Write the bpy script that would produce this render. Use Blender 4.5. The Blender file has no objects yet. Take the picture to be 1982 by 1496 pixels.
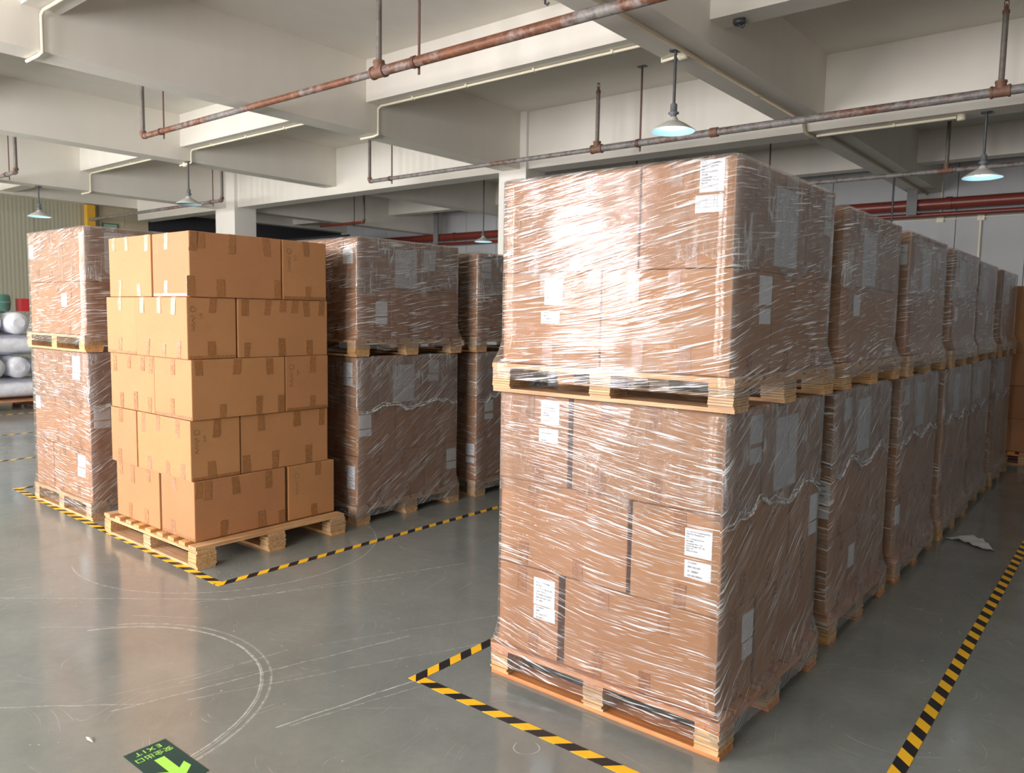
import bpy, bmesh, math, random
from mathutils import Vector, Matrix

random.seed(7)
S = bpy.context.scene
COL = S.collection

# ------------------------------------------------------------------ camera, world, daylight, exposure
H0 = 1.6
F_PX = 1507.2064
cam_d = bpy.data.cameras.new('camera')
cam = bpy.data.objects.new('camera', cam_d)
COL.objects.link(cam)
yaw, pitch, roll = math.radians(39.13722435), math.radians(-5.31859703), math.radians(0.94753368)
fw = Vector((-math.sin(yaw) * math.cos(pitch), math.cos(yaw) * math.cos(pitch), math.sin(pitch)))
r0 = Vector((math.cos(yaw), math.sin(yaw), 0))
u0 = r0.cross(fw)
rt = math.cos(roll) * r0 + math.sin(roll) * u0
up = -math.sin(roll) * r0 + math.cos(roll) * u0
M = Matrix(((rt.x, up.x, -fw.x, 0), (rt.y, up.y, -fw.y, 0), (rt.z, up.z, -fw.z, H0), (0, 0, 0, 1)))
cam.matrix_world = M
cam_d.sensor_fit = 'HORIZONTAL'
cam_d.sensor_width = 36
cam_d.lens = 36 * F_PX / 1982
cam_d.clip_start = 0.05
cam_d.dof.use_dof = True
cam_d.dof.focus_distance = 4.2
cam_d.dof.aperture_fstop = 4.5
S.camera = cam

W = bpy.data.worlds.new('world')
S.world = W
W.use_nodes = True
wb = W.node_tree.nodes['Background']
wb.inputs[0].default_value = (0.80, 0.88, 1.0, 1)
wb.inputs[1].default_value = 1.0

WIN_Y = -4.5
# daylight openings in the back wall: (x0, x1, z0, z1, watts)
WINS = [(-20.2, -18.4, 0.9, 3.75), (-17.6, -15.8, 0.9, 3.75), (-15.0, -13.2, 0.9, 3.75), (-12.4, -10.6, 0.9, 3.75),
        (-9.9, -8.3, 0.9, 3.75), (-7.22, -5.62, 0.9, 3.75), (-3.6, -2.2, 0.9, 3.75), (-1.7, -0.5, 0.9, 3.75)]
DAY = 98.0
for i, (a, b, c, d) in enumerate(WINS):
    L = bpy.data.lights.new('daylight', 'AREA')
    L.shape = 'RECTANGLE'
    L.size = b - a
    L.size_y = d - c
    L.energy = DAY * (b - a) * (d - c) * (0.80 if b < -8.0 else 1.4 if b < -5.0 else 0.85)
    L.color = (1.0, 0.945, 0.985) if -8 < b < -5 else (1.0, 0.98, 0.96)
    o = bpy.data.objects.new('daylight', L)
    o.location = ((a + b) / 2, WIN_Y - 0.22, (c + d) / 2)
    o.rotation_euler = (math.radians(90), 0, 0)   # local -Z looks along +Y
    COL.objects.link(o)

S.view_settings.view_transform = 'Standard'
S.view_settings.look = 'None'
S.view_settings.gamma = 1.0
S.view_settings.use_curve_mapping = False
S.view_settings.exposure = 0.0
S.cycles.use_denoising = True
S.cycles.max_bounces = 10
S.cycles.diffuse_bounces = 5
S.cycles.glossy_bounces = 4
S.cycles.transparent_max_bounces = 24
S.cycles.sample_clamp_indirect = 6.0
S.cycles.caustics_reflective = False
S.cycles.caustics_refractive = False

# ------------------------------------------------------------------ node helpers
def s2l(c):
    return tuple(((v / 255) / 12.92 if v / 255 <= 0.04045 else ((v / 255 + 0.055) / 1.055) ** 2.4) for v in c) + (1,)

class NT:
    def __init__(self, name):
        self.m = bpy.data.materials.new(name)
        self.m.use_nodes = True
        self.t = self.m.node_tree
        self.t.nodes.clear()
        self.out = self.n('ShaderNodeOutputMaterial')
    def n(self, kind, **kw):
        nd = self.t.nodes.new(kind)
        for k, v in kw.items():
            setattr(nd, k, v)
        return nd
    def put(self, sock, v):
        if isinstance(v, bpy.types.NodeSocket):
            self.t.links.new(v, sock)
        elif v is not None:
            sock.default_value = v
    def math(self, op, a, b=None, c=None, clamp=False):
        nd = self.n('ShaderNodeMath', operation=op, use_clamp=clamp)
        self.put(nd.inputs[0], a)
        if b is not None: self.put(nd.inputs[1], b)
        if c is not None: self.put(nd.inputs[2], c)
        return nd.outputs[0]
    def sep(self, v):
        nd = self.n('ShaderNodeSeparateXYZ'); self.put(nd.inputs[0], v); return nd.outputs
    def comb(self, x, y, z=0.0):
        nd = self.n('ShaderNodeCombineXYZ')
        for s, v in zip(nd.inputs, (x, y, z)): self.put(s, v)
        return nd.outputs[0]
    def noise(self, vec, scale=1.0, detail=2.0, rough=0.5, dist=0.0):
        nd = self.n('ShaderNodeTexNoise'); self.put(nd.inputs['Vector'], vec)
        nd.inputs['Scale'].default_value = scale; nd.inputs['Detail'].default_value = detail
        nd.inputs['Roughness'].default_value = rough; nd.inputs['Distortion'].default_value = dist
        return nd.outputs[0]
    def ramp(self, f, a, b, lo=0.0, hi=1.0):
        nd = self.n('ShaderNodeMapRange'); self.put(nd.inputs[0], f)
        for i, v in zip((1, 2, 3, 4), (a, b, lo, hi)): nd.inputs[i].default_value = v
        return nd.outputs[0]
    def mix(self, f, a, b):
        nd = self.n('ShaderNodeMix', data_type='RGBA')
        self.put(nd.inputs[0], f); self.put(nd.inputs[6], a); self.put(nd.inputs[7], b)
        return nd.outputs[2]
    def coord(self, k='Object'):
        return self.n('ShaderNodeTexCoord').outputs[k]
    def rnd(self):
        return self.n('ShaderNodeObjectInfo').outputs['Random']
    def bump(self, h, dist, strength=1.0):
        nd = self.n('ShaderNodeBump'); self.put(nd.inputs['Height'], h)
        nd.inputs['Distance'].default_value = dist; nd.inputs['Strength'].default_value = strength
        return nd.outputs[0]
    def bsdf(self, color, rough=0.6, metal=0.0, spec=0.5, normal=None, **kw):
        nd = self.n('ShaderNodeBsdfPrincipled')
        self.put(nd.inputs['Base Color'], color); self.put(nd.inputs['Roughness'], rough)
        self.put(nd.inputs['Metallic'], metal); self.put(nd.inputs['Specular IOR Level'], spec)
        if normal is not None: self.put(nd.inputs['Normal'], normal)
        for k, v in kw.items(): self.put(nd.inputs[k], v)
        return nd.outputs[0]
    def done(self, sh):
        self.t.links.new(sh, self.out.inputs[0]); return self.m

def hsv(t, col, h=0.5, s=1.0, v=1.0):
    nd = t.n('ShaderNodeHueSaturation')
    t.put(nd.inputs['Hue'], h); t.put(nd.inputs['Saturation'], s); t.put(nd.inputs['Value'], v); t.put(nd.inputs['Color'], col)
    return nd.outputs[0]

def plain(name, rgb, rough=0.6, metal=0.0, spec=0.5, var=0.0, scale=6.0):
    t = NT(name)
    c = s2l(rgb)
    if var:
        f = t.noise(t.coord(), scale, 4, 0.6)
        c = hsv(t, c, v=t.ramp(f, 0.3, 0.7, 1 - var, 1 + var))
    return t.done(t.bsdf(c, rough, metal, spec))

# ---- materials
def mat_kraft(name, rgb):
    t = NT(name)
    co = t.coord()
    x, y, z = t.sep(co)
    u = t.math('ADD', x, y)
    fl = t.noise(t.comb(t.math('MULTIPLY', u, 14), t.math('MULTIPLY', z, 190)), 1, 2, 0.6)
    blot = t.noise(co, 3.5, 4, 0.6)
    r = t.rnd()
    c = hsv(t, s2l(rgb), h=t.ramp(r, 0, 1, 0.497, 0.503), v=t.math('MULTIPLY', t.ramp(r, 0, 1, 0.95, 1.05), t.math('MULTIPLY', t.ramp(fl, 0.3, 0.7, 0.965, 1.035), t.ramp(blot, 0.3, 0.7, 0.95, 1.05))))
    return t.done(t.bsdf(c, 0.62, spec=0.35, normal=t.bump(fl, 0.0008, 0.5)))
KRAFT = mat_kraft('kraft_board', (182, 129, 86))
KRAFT_W = mat_kraft('kraft_board_brown', (166, 117, 79))

def mat_tape(name, rgb):
    t = NT(name)
    co = t.coord()
    w = t.noise(co, 60, 3, 0.6)
    c = hsv(t, s2l(rgb), v=t.ramp(t.rnd(), 0, 1, 0.92, 1.1))
    return t.done(t.bsdf(c, t.ramp(w, 0.35, 0.65, 0.16, 0.34), spec=0.6, normal=t.bump(t.noise(co, 11, 2, 0.5), 0.002, 0.6)))
TAPE = mat_tape('brown_packing_tape', (158, 108, 66))
TAPE_W = mat_tape('pale_brown_packing_tape', (152, 102, 68))

def mat_wood(name, rgb, rgb2):
    t = NT(name)
    co = t.coord()
    x, y, z = t.sep(co)
    r = t.rnd()
    s = t.math('MULTIPLY', r, 37)
    g1 = t.noise(t.comb(t.math('MULTIPLY', x, 3), t.math('ADD', t.math('MULTIPLY', y, 70), s), t.math('MULTIPLY', z, 70)), 1, 3, 0.6)
    b = t.noise(co, 9, 3, 0.6)
    c = t.mix(t.ramp(g1, 0.35, 0.7), s2l(rgb), s2l(rgb2))
    c = hsv(t, c, s=t.ramp(r, 0, 1, 0.85, 1.1), v=t.math('MULTIPLY', t.ramp(r, 0, 1, 0.88, 1.1), t.ramp(b, 0.3, 0.7, 0.9, 1.08)))
    return t.done(t.bsdf(c, 0.62, spec=0.35, normal=t.bump(g1, 0.001, 0.6)))
WOOD = mat_wood('pale_pallet_wood', (214, 172, 126), (184, 134, 88))
WOOD_RED = mat_wood('reddish_pallet_wood', (208, 150, 108), (176, 112, 70))
PLY = mat_wood('laminated_ply', (214, 178, 134), (176, 132, 88))

def film_mat(name, tilt_x, tilt_y, cap):
    """Clear stretch film: a thin glossy see-through skin with pulled wrinkles; milky folds are whitened to stand in for glints."""
    t = NT(name)
    co = t.coord()
    x, y, z = t.sep(co)
    nx, ny, nz = t.sep(t.coord('Normal'))
    onx = t.ramp(t.math('ABSOLUTE', nx), 0.45, 0.55)
    r = t.math('MULTIPLY', t.rnd(), 91.0)
    q = t.math('ADD', x, y)
    u = t.math('ADD', q, r)
    tilt = t.math('ADD', t.math('MULTIPLY', onx, tilt_x), t.math('MULTIPLY', t.math('SUBTRACT', 1.0, onx), tilt_y))
    low = t.math('SUBTRACT', t.noise(t.comb(t.math('MULTIPLY', u, 0.8), t.math('MULTIPLY', z, 1.4), r), 1.0, 1, 0.5), 0.5)
    v = t.math('SUBTRACT', t.math('ADD', z, t.math('MULTIPLY', low, 0.22)), t.math('MULTIPLY', q, tilt))
    def streak(su, sv, lo, hi, k):
        n = t.noise(t.comb(t.math('MULTIPLY', u, su), t.math('MULTIPLY', v, sv), k), 1, 1.5, 0.5)
        return n, t.ramp(n, lo, hi)
    n1, s1 = streak(4.0, 105, 0.60, 0.67, 0.0)
    n2, s2 = streak(9.0, 230, 0.60, 0.68, 4.1)
    n3, s3 = streak(1.5, 24, 0.54, 0.74, 8.3)
    patch = t.ramp(t.noise(t.comb(t.math('MULTIPLY', u, 1.7), t.math('MULTIPLY', v, 5.0), 7.7), 1, 3, 0.6), 0.40, 0.60)
    dens = t.math('ADD', 0.35, t.math('MULTIPLY', patch, 0.65))
    ridge = t.math('MULTIPLY', t.math('MAXIMUM', s1, t.math('MULTIPLY', s2, 0.85)), dens)
    h = t.math('ADD', n1, t.math('ADD', t.math('MULTIPLY', n2, 0.4), t.math('MULTIPLY', n3, 1.6)))
    if cap:
        f1 = t.noise(t.comb(t.math('MULTIPLY', u, 20), t.math('MULTIPLY', z, 2.6), 1.7), 1, 2, 0.55, 0.5)
        f1r = t.ramp(t.math('ABSOLUTE', t.math('SUBTRACT', f1, 0.5)), 0.032, 0.008)
        f2 = t.noise(co, 19, 3, 0.6, 1.6)
        f2r = t.ramp(t.math('ABSOLUTE', t.math('SUBTRACT', f2, 0.5)), 0.030, 0.006)
        pm = t.ramp(t.noise(co, 5.5, 2), 0.42, 0.62)
        sideways = t.math('ADD', t.math('MULTIPLY', onx, 0.8), 0.2)
        ridge = t.math('MULTIPLY', sideways, t.math('MULTIPLY', pm, t.math('MAXIMUM', f1r, t.math('MULTIPLY', f2r, 0.6))))
        h = t.math('ADD', t.math('MULTIPLY', f1, 3.0), t.math('MULTIPLY', f2, 2.0))
    nrm = t.bump(h, 0.0075 if cap else 0.0019, 1.0)
    fr = t.n('ShaderNodeFresnel'); fr.inputs[0].default_value = 1.45
    t.put(fr.inputs['Normal'], nrm)
    fac = t.math('ADD', t.math('MULTIPLY', fr.outputs[0], t.ramp(onx, 0, 1, 0.45 if cap else 0.72, 0.5 if cap else 0.65)), t.math('MULTIPLY', ridge, 0.10), clamp=True)
    gl = t.n('ShaderNodeBsdfGlossy'); gl.inputs['Roughness'].default_value = 0.05
    gl.inputs['Color'].default_value = (1, 1, 1, 1)
    t.put(gl.inputs['Normal'], nrm)
    tr = t.n('ShaderNodeBsdfTransparent'); tr.inputs[0].default_value = (0.98, 0.98, 0.98, 1)
    hz = t.n('ShaderNodeBsdfDiffuse'); hz.inputs[0].default_value = (0.92, 0.92, 0.93, 1)
    t.put(hz.inputs['Normal'], nrm)
    m1 = t.n('ShaderNodeMixShader')
    base = t.math('ADD', 0.012 if cap else 0.03, t.math('MULTIPLY', onx, 0.07 if cap else 0.05))
    t.put(m1.inputs[0], t.math('ADD', base, t.math('ADD', t.math('MULTIPLY', ridge, 0.75), 0.0 if cap else t.math('MULTIPLY', t.math('MULTIPLY', s3, patch), 0.14)), clamp=True))  # diffuse white on the ridges is painted in place of specular glints
    t.put(m1.inputs[1], tr.outputs[0]); t.put(m1.inputs[2], hz.outputs[0])
    m2 = t.n('ShaderNodeMixShader'); t.put(m2.inputs[0], fac)
    t.put(m2.inputs[1], m1.outputs[0]); t.put(m2.inputs[2], gl.outputs[0])
    return t.done(m2.outputs[0])
FILM = film_mat('stretch_film_upper', 0.10, 0.16, False)
FILM_LOW = film_mat('stretch_film_lower', 0.62, -0.07, False)
HOOD = film_mat('stretch_film_cap', 0.1, 0.1, True)
def mat_hem():
    t = NT('bunched_film')
    a = t.noise(t.coord(), 45, 3, 0.6, 1.0)
    tr = t.n('ShaderNodeBsdfTransparent')
    p = t.n('ShaderNodeBsdfPrincipled'); p.inputs['Base Color'].default_value = (0.86, 0.86, 0.87, 1); p.inputs['Roughness'].default_value = 0.2
    t.put(p.inputs['Normal'], t.bump(a, 0.006, 1.0))
    mx = t.n('ShaderNodeMixShader'); t.put(mx.inputs[0], t.ramp(a, 0.4, 0.62, 0.12, 0.75))
    t.put(mx.inputs[1], tr.outputs[0]); t.put(mx.inputs[2], p.outputs[0])
    return t.done(mx.outputs[0])
HEM = mat_hem()

def mat_paper(name, lines, width):
    """White paper with rows of small dark print in the object's own x / z."""
    t = NT(name)
    g = t.coord('Generated')
    x, y, z = t.sep(g)
    u = t.math('MAXIMUM', x, y)
    k = t.math('MULTIPLY', z, lines)
    row = t.math('FLOOR', k)
    fr = t.math('FRACT', k)
    inrow = t.math('MULTIPLY', t.math('GREATER_THAN', fr, 0.3), t.math('LESS_THAN', fr, 0.72))
    wn = t.n('ShaderNodeTexWhiteNoise', noise_dimensions='2D')
    t.put(wn.inputs['Vector'], t.comb(row, t.rnd()))
    ln = t.ramp(wn.outputs[0], 0, 1, 0.3, width)
    words = t.noise(t.comb(t.math('MULTIPLY', u, 26), t.math('MULTIPLY', row, 3.7)), 1, 1)
    ink = t.math('MULTIPLY', inrow, t.math('MULTIPLY', t.math('LESS_THAN', u, ln), t.math('MULTIPLY', t.math('GREATER_THAN', u, 0.12), t.math('GREATER_THAN', words, 0.44))))
    edge = t.math('MULTIPLY', t.math('GREATER_THAN', z, 0.08), t.math('LESS_THAN', z, 0.92))
    c = t.mix(t.math('MULTIPLY', t.math('MULTIPLY', ink, edge), 0.7), s2l((228, 230, 236)), s2l((70, 70, 80)))
    return t.done(t.bsdf(c, 0.5, spec=0.4))
PAPER = mat_paper('label_paper', 9, 0.9)
PAPER_SHEET = mat_paper('packing_list_paper', 22, 0.85)
PAPER_TABLE = mat_paper('table_label_paper', 4, 0.95)
PAPER_BLANK = plain('blank_label_paper', (228, 230, 236), 0.5)
INK = plain('black_ink', (45, 45, 52), 0.6)

def mat_paint(name, rgb, rough=0.75, stain=0.04):
    t = NT(name)
    co = t.coord()
    x, y, z = t.sep(co)
    a = t.noise(co, 0.9, 4, 0.6)
    b = t.noise(t.comb(t.math('MULTIPLY', x, 2.2), t.math('MULTIPLY', y, 2.2), t.math('MULTIPLY', z, 0.25)), 1, 4, 0.6)
    v = t.math('MULTIPLY', t.ramp(a, 0.3, 0.7, 1 - stain, 1 + stain * 0.5), t.ramp(b, 0.3, 0.7, 1 - stain * 0.7, 1 + stain * 0.4))
    return t.done(t.bsdf(hsv(t, s2l(rgb), v=v), rough, spec=0.25, normal=t.bump(t.noise(co, 30, 3), 0.002, 0.25)))
PAINT = mat_paint('cream_ceiling_paint', (229, 224, 214))
PAINT_COL = mat_paint('white_column_paint', (236, 232, 224))
WALLP = mat_paint('grey_wall_panel', (190, 192, 194), 0.55)
WALLD = mat_paint('dull_wall_paint', (134, 134, 134), 0.8)

def mat_ribbed(name, rgb, pitch):
    t = NT(name)
    co = t.coord()
    x, y, z = t.sep(co)
    f = t.math('SINE', t.math('MULTIPLY', t.math('ADD', x, y), 2 * math.pi / pitch))
    a = t.noise(t.comb(x, y, t.math('MULTIPLY', z, 0.2)), 1.3, 3)
    return t.done(t.bsdf(hsv(t, s2l(rgb), v=t.ramp(a, 0.3, 0.7, 0.94, 1.05)), 0.55, spec=0.4, normal=t.bump(f, 0.003, 0.5)))
RIB = mat_ribbed('ribbed_green_grey_cladding', (172, 170, 150), 0.09)
BEIGE = plain('beige_panel', (190, 178, 152), 0.6, var=0.05, scale=1.5)
DARK = plain('unlit_bay_dark', (52, 50, 54), 0.7)  # dark colour stands in for the shade of the unlit back bay

def mat_pipe(name, rust):
    t = NT(name)
    co = t.coord()
    x, y, z = t.sep(co)
    lo = t.noise(t.comb(t.math('MULTIPLY', x, 0.8), y, z), 1.0, 3, 0.6)
    fine = t.noise(co, 16, 4, 0.7)
    k = t.math('ADD', t.math('MULTIPLY', lo, 0.75), t.math('MULTIPLY', fine, 0.25))
    grey = t.mix(t.ramp(fine, 0.35, 0.65), s2l((104, 100, 98)), s2l((150, 144, 140)))
    red = t.mix(t.ramp(fine, 0.35, 0.65), s2l((104, 66, 50)), s2l((140, 92, 66)))
    c = t.mix(t.ramp(k, rust - 0.04, rust + 0.04), red, grey)
    return t.done(t.bsdf(c, t.ramp(fine, 0.3, 0.7, 0.4, 0.7), 0.15, normal=t.bump(fine, 0.004, 0.5)))
PIPE_R = mat_pipe('rusty_pipe', 0.53)
PIPE_G = mat_pipe('grey_rust_pipe', 0.44)
RISER = plain('grey_brown_riser', (122, 116, 110), 0.55, 0.3, var=0.25, scale=14)
RUSTC = plain('rust_fitting', (126, 92, 76), 0.6, 0.1, var=0.2, scale=20)
HANG = plain('brown_hanger_bar', (96, 66, 58), 0.6, 0.1, var=0.2, scale=12)
REDPIPE = plain('red_fire_pipe', (122, 54, 44), 0.34, 0.0, var=0.12, scale=3)
CONDUIT = plain('cream_conduit', (238, 230, 205), 0.45)
CONDUIT_SHADOW = plain('shadowed_conduit', (190, 174, 150), 0.5)  # conduit cream darkened to tan, its shadow put into the colour
STEEL = plain('dark_grey_steel', (84, 86, 90), 0.45, 0.4)
SOCK = plain('grey_socket', (120, 124, 130), 0.45, 0.2)
LINING = plain('cyan_glow_shade_lining', (178, 218, 230), 0.35)  # cyan tint paints the lamp glow onto the inside of the shade
SHADE = plain('white_enamel_shade', (212, 212, 205), 0.4, var=0.05)
YEL = plain('yellow_post_paint', (214, 164, 52), 0.5)
GRN = plain('green_sign', (60, 110, 84), 0.5)

def mat_emit(name, col, s):
    t = NT(name)
    e = t.n('ShaderNodeEmission'); e.inputs[0].default_value = col; e.inputs[1].default_value = s
    return t.done(e.outputs[0])
BULB = mat_emit('lit_lamp_disc', (0.86, 0.95, 1.0, 1), 26.0)

def mat_hazard():
    t = NT('yellow_black_tape')
    x, y, z = t.sep(t.coord())
    f = t.math('FRACT', t.math('MULTIPLY', t.math('SUBTRACT', x, y), 1 / 0.145))
    wear = t.noise(t.coord(), 30, 4, 0.7)
    c = t.mix(t.math('GREATER_THAN', f, 0.5), s2l((255, 196, 40)), s2l((36, 34, 38)))
    c = t.mix(t.ramp(wear, 0.66, 0.74, 0, 0.5), c, s2l((140, 135, 110)))
    return t.done(t.bsdf(c, 0.4, spec=0.4))
HAZ = mat_hazard()

def mat_floor():
    t = NT('grey_epoxy_floor')
    co = t.coord()
    x, y, z = t.sep(co)
    big = t.noise(co, 0.55, 4, 0.6)
    mid = t.noise(co, 2.6, 5, 0.65)
    fine = t.noise(co, 24, 5, 0.7)
    c = t.mix(t.ramp(big, 0.35, 0.65), s2l((126, 132, 131)), s2l((135, 137, 130)))
    c = hsv(t, c, v=t.math('MULTIPLY', t.ramp(mid, 0.3, 0.7, 0.86, 1.10), t.ramp(fine, 0.3, 0.7, 0.95, 1.05)))
    # long worn scratches
    masks = []
    def seg(ax, ay, bx, by, w, s):
        dx, dy = bx - ax, by - ay
        ln = math.hypot(dx, dy); dx /= ln; dy /= ln
        px = t.math('SUBTRACT', x, ax); py = t.math('SUBTRACT', y, ay)
        al = t.math('ADD', t.math('MULTIPLY', px, dx), t.math('MULTIPLY', py, dy))
        wob = t.math('MULTIPLY', t.math('SUBTRACT', mid, 0.5), 0.05)
        d = t.math('ABSOLUTE', t.math('ADD', wob, t.math('SUBTRACT', t.math('MULTIPLY', py, dx), t.math('MULTIPLY', px, dy))))
        m = t.math('MULTIPLY', t.ramp(d, w, w * 0.3), t.math('MULTIPLY', t.math('GREATER_THAN', al, 0), t.math('LESS_THAN', al, ln)))
        masks.append(t.math('MULTIPLY', m, s))
    def arc(cx, cy, r, w, s, xmin=None, kx=1.0, ky=1.0):
        px = t.math('SUBTRACT', x, cx); py = t.math('SUBTRACT', y, cy)
        wob = t.math('MULTIPLY', t.math('SUBTRACT', mid, 0.5), 0.02)
        rr = t.math('SQRT', t.math('ADD', t.math('MULTIPLY', px, px), t.math('MULTIPLY', py, py)))
        d = t.math('ABSOLUTE', t.math('ADD', wob, t.math('SUBTRACT', rr, r)))
        m = t.ramp(d, w, w * 0.3)
        if xmin is not None: m = t.math('MULTIPLY', m, t.math('GREATER_THAN', t.math('ADD', t.math('MULTIPLY', px, kx), t.math('MULTIPLY', py, ky)), xmin))
        masks.append(t.math('MULTIPLY', m, s))
    scr = random.Random(12)
    arc(-3.31, 1.21, 0.765, 0.006, 0.8, -0.30)
    arc(-3.31, 1.22, 0.80, 0.008, 0.45, -0.15)
    arc(-3.31, 1.20, 0.782, 0.003, 0.6, 0.0)
    arc(-4.78, 2.86, 0.97, 0.006, 0.5, -0.05, 1.0, -0.25)
    seg(-4.9, 1.36, -3.83, 2.28, 0.004, 0.7)
    seg(-3.95, 2.1, -3.39, 3.15, 0.004, 0.5)
    seg(-3.83, 2.28, -3.3, 3.6, 0.005, 0.5)
    seg(-3.09, 1.30, -2.74, 2.59, 0.004, 0.6)
    seg(-3.12, 1.60, -3.05, 2.1, 0.003, 0.6)
    seg(-2.95, 1.55, -2.42, 2.75, 0.003, 0.5)
    seg(-2.50, 1.66, -2.37, 2.27, 0.005, 0.8)
    seg(-2.47, 1.70, -2.30, 2.3, 0.003, 0.5)
    seg(-3.5, 0.98, -3.05, 1.42, 0.004, 0.5)
    seg(-3.0, 2.2, -2.2, 3.9, 0.004, 0.35)
    for q in range(9):
        ax_, ay_ = scr.uniform(-4.6, -1.0), scr.uniform(0.9, 2.2)
        an = scr.uniform(0.6, 1.5); ll = scr.uniform(.25, .9)
        seg(ax_, ay_, ax_ + ll * math.cos(an), ay_ + ll * math.sin(an), 0.003, scr.uniform(.25, .5))
    m = masks[0]
    for k in masks[1:]: m = t.math('MAXIMUM', m, k)
    m = t.math('MULTIPLY', m, t.ramp(fine, 0.35, 0.6, 0.25, 1.0))
    # fine random scuffs
    rot = t.n('ShaderNodeVectorRotate', rotation_type='Z_AXIS'); t.put(rot.inputs['Vector'], co)
    t.put(rot.inputs['Angle'], t.math('MULTIPLY', t.noise(co, 0.7, 1), 9.0))
    rx, ry, rz = t.sep(rot.outputs[0])
    sc = t.noise(t.comb(t.math('MULTIPLY', rx, 2.0), t.math('MULTIPLY', ry, 75)), 1, 2, 0.55)
    scm = t.math('MULTIPLY', t.ramp(sc, 0.685, 0.72), 0.5)
    m = t.math('MAXIMUM', m, scm)
    spk = t.math('MULTIPLY', t.ramp(t.noise(co, 55, 2, 0.5), 0.745, 0.775), 0.6)
    m = t.math('MAXIMUM', m, spk)
    c = t.mix(m, c, s2l((205, 208, 205)))
    rough = t.math('ADD', t.ramp(t.noise(co, 1.1, 5, 0.65), 0.3, 0.7, 0.09, 0.24), t.math('MULTIPLY', m, 0.3))
    nb = t.bump(t.noise(co, 3.2, 3, 0.5), 0.004, 0.25)
    return t.done(t.bsdf(c, rough, spec=0.85, normal=nb))
FLOOR = mat_floor()

def mat_glass():
    t = NT('window_glass')
    tr = t.n('ShaderNodeBsdfTransparent'); gl = t.n('ShaderNodeBsdfGlossy'); gl.inputs['Roughness'].default_value = 0.02
    mx = t.n('ShaderNodeMixShader'); mx.inputs[0].default_value = 0.06
    t.put(mx.inputs[1], tr.outputs[0]); t.put(mx.inputs[2], gl.outputs[0])
    return t.done(mx.outputs[0])
GLASS = mat_glass()
ALU = plain('white_window_frame', (210, 212, 214), 0.4)

def mat_roll():
    t = NT('white_plastic_wrapped_roll')
    co = t.coord()
    a = t.noise(co, 9, 4, 0.6, 0.8)
    c = t.mix(t.ramp(a, 0.35, 0.65), s2l((218, 222, 234)), s2l((240, 241, 246)))
    return t.done(t.bsdf(c, 0.3, spec=0.6, normal=t.bump(a, 0.010, 0.8)))
ROLL = mat_roll()

# ------------------------------------------------------------------ mesh helpers
class MB:
    def __init__(self): self.v = []; self.f = []; self.sm = []
    def add(self, vs, fs, smooth=False):
        n = len(self.v)
        self.v += [tuple(p) for p in vs]
        self.f += [tuple(i + n for i in f) for f in fs]
        self.sm += [smooth] * len(fs)
        return self
    def box(self, x0, x1, y0, y1, z0, z1):
        vs = [(x0, y0, z0), (x1, y0, z0), (x1, y1, z0), (x0, y1, z0), (x0, y0, z1), (x1, y0, z1), (x1, y1, z1), (x0, y1, z1)]
        return self.add(vs, [(3, 2, 1, 0), (4, 5, 6, 7), (0, 1, 5, 4), (1, 2, 6, 5), (2, 3, 7, 6), (3, 0, 4, 7)])
    def tube(self, pts, r, n=10, cap=True):
        P = [Vector(p) for p in pts]
        rs = r if isinstance(r, (list, tuple)) else [r] * len(P)
        rings = []
        for i, p in enumerate(P):
            if i == 0: d = P[1] - P[0]
            elif i == len(P) - 1: d = P[-1] - P[-2]
            else: d = (P[i + 1] - P[i]).normalized() + (P[i] - P[i - 1]).normalized()
            d.normalize()
            a = Vector((0, 0, 1)) if abs(d.z) < 0.9 else Vector((1, 0, 0))
            e1 = d.cross(a).normalized(); e2 = e1.cross(d)
            rings.append([p + rs[i] * (math.cos(2 * math.pi * k / n) * e1 + math.sin(2 * math.pi * k / n) * e2) for k in range(n)])
        vs = [q for rg in rings for q in rg]
        fs = []
        for i in range(len(P) - 1):
            for k in range(n):
                a, b = i * n + k, i * n + (k + 1) % n
                fs.append((b, a, a + n, b + n))
        self.add(vs, fs, True)
        if cap:
            m = len(self.v)
            self.add(rings[0], [tuple(range(n))]); self.add(rings[-1], [tuple(range(n - 1, -1, -1))])
        return self
    def lathe(self, prof, n=24, cx=0, cy=0):
        vs = []
        for r, z in prof:
            for k in range(n):
                a = 2 * math.pi * k / n
                vs.append((cx + r * math.cos(a), cy + r * math.sin(a), z))
        fs = []
        for i in range(len(prof) - 1):
            for k in range(n):
                a, b = i * n + k, i * n + (k + 1) % n
                fs.append((a, b, b + n, a + n))
        return self.add(vs, fs, True)
    def mesh(self, name, m):
        me = bpy.data.meshes.new(name)
        me.from_pydata(self.v, [], self.f)
        me.polygons.foreach_set('use_smooth', self.sm)
        me.materials.append(m)
        me.update()
        return me
    def obj(self, name, m, parent=None, loc=None):
        o = bpy.data.objects.new(name, self.mesh(name, m))
        COL.objects.link(o)
        if parent is not None: o.parent = parent
        if loc is not None: o.location = loc
        return o

def tag(o, label, cat, group=None):
    o['label'] = label; o['category'] = cat
    if group: o['group'] = group
    return o
def thing(name, label, cat, loc=(0, 0, 0), group=None, rz=0.0):
    o = bpy.data.objects.new(name, None)
    COL.objects.link(o); o.location = loc; o.rotation_euler = (0, 0, rz); o.empty_display_size = 0.1
    return tag(o, label, cat, group)
def struct(o):
    o['kind'] = 'structure'; return o
def bx(name, m, x0, x1, y0, y1, z0, z1, parent=None):
    c = Vector(((x0 + x1) / 2, (y0 + y1) / 2, z0))
    return MB().box(x0 - c.x, x1 - c.x, y0 - c.y, y1 - c.y, 0, z1 - z0).obj(name, m, parent, c)

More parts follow.
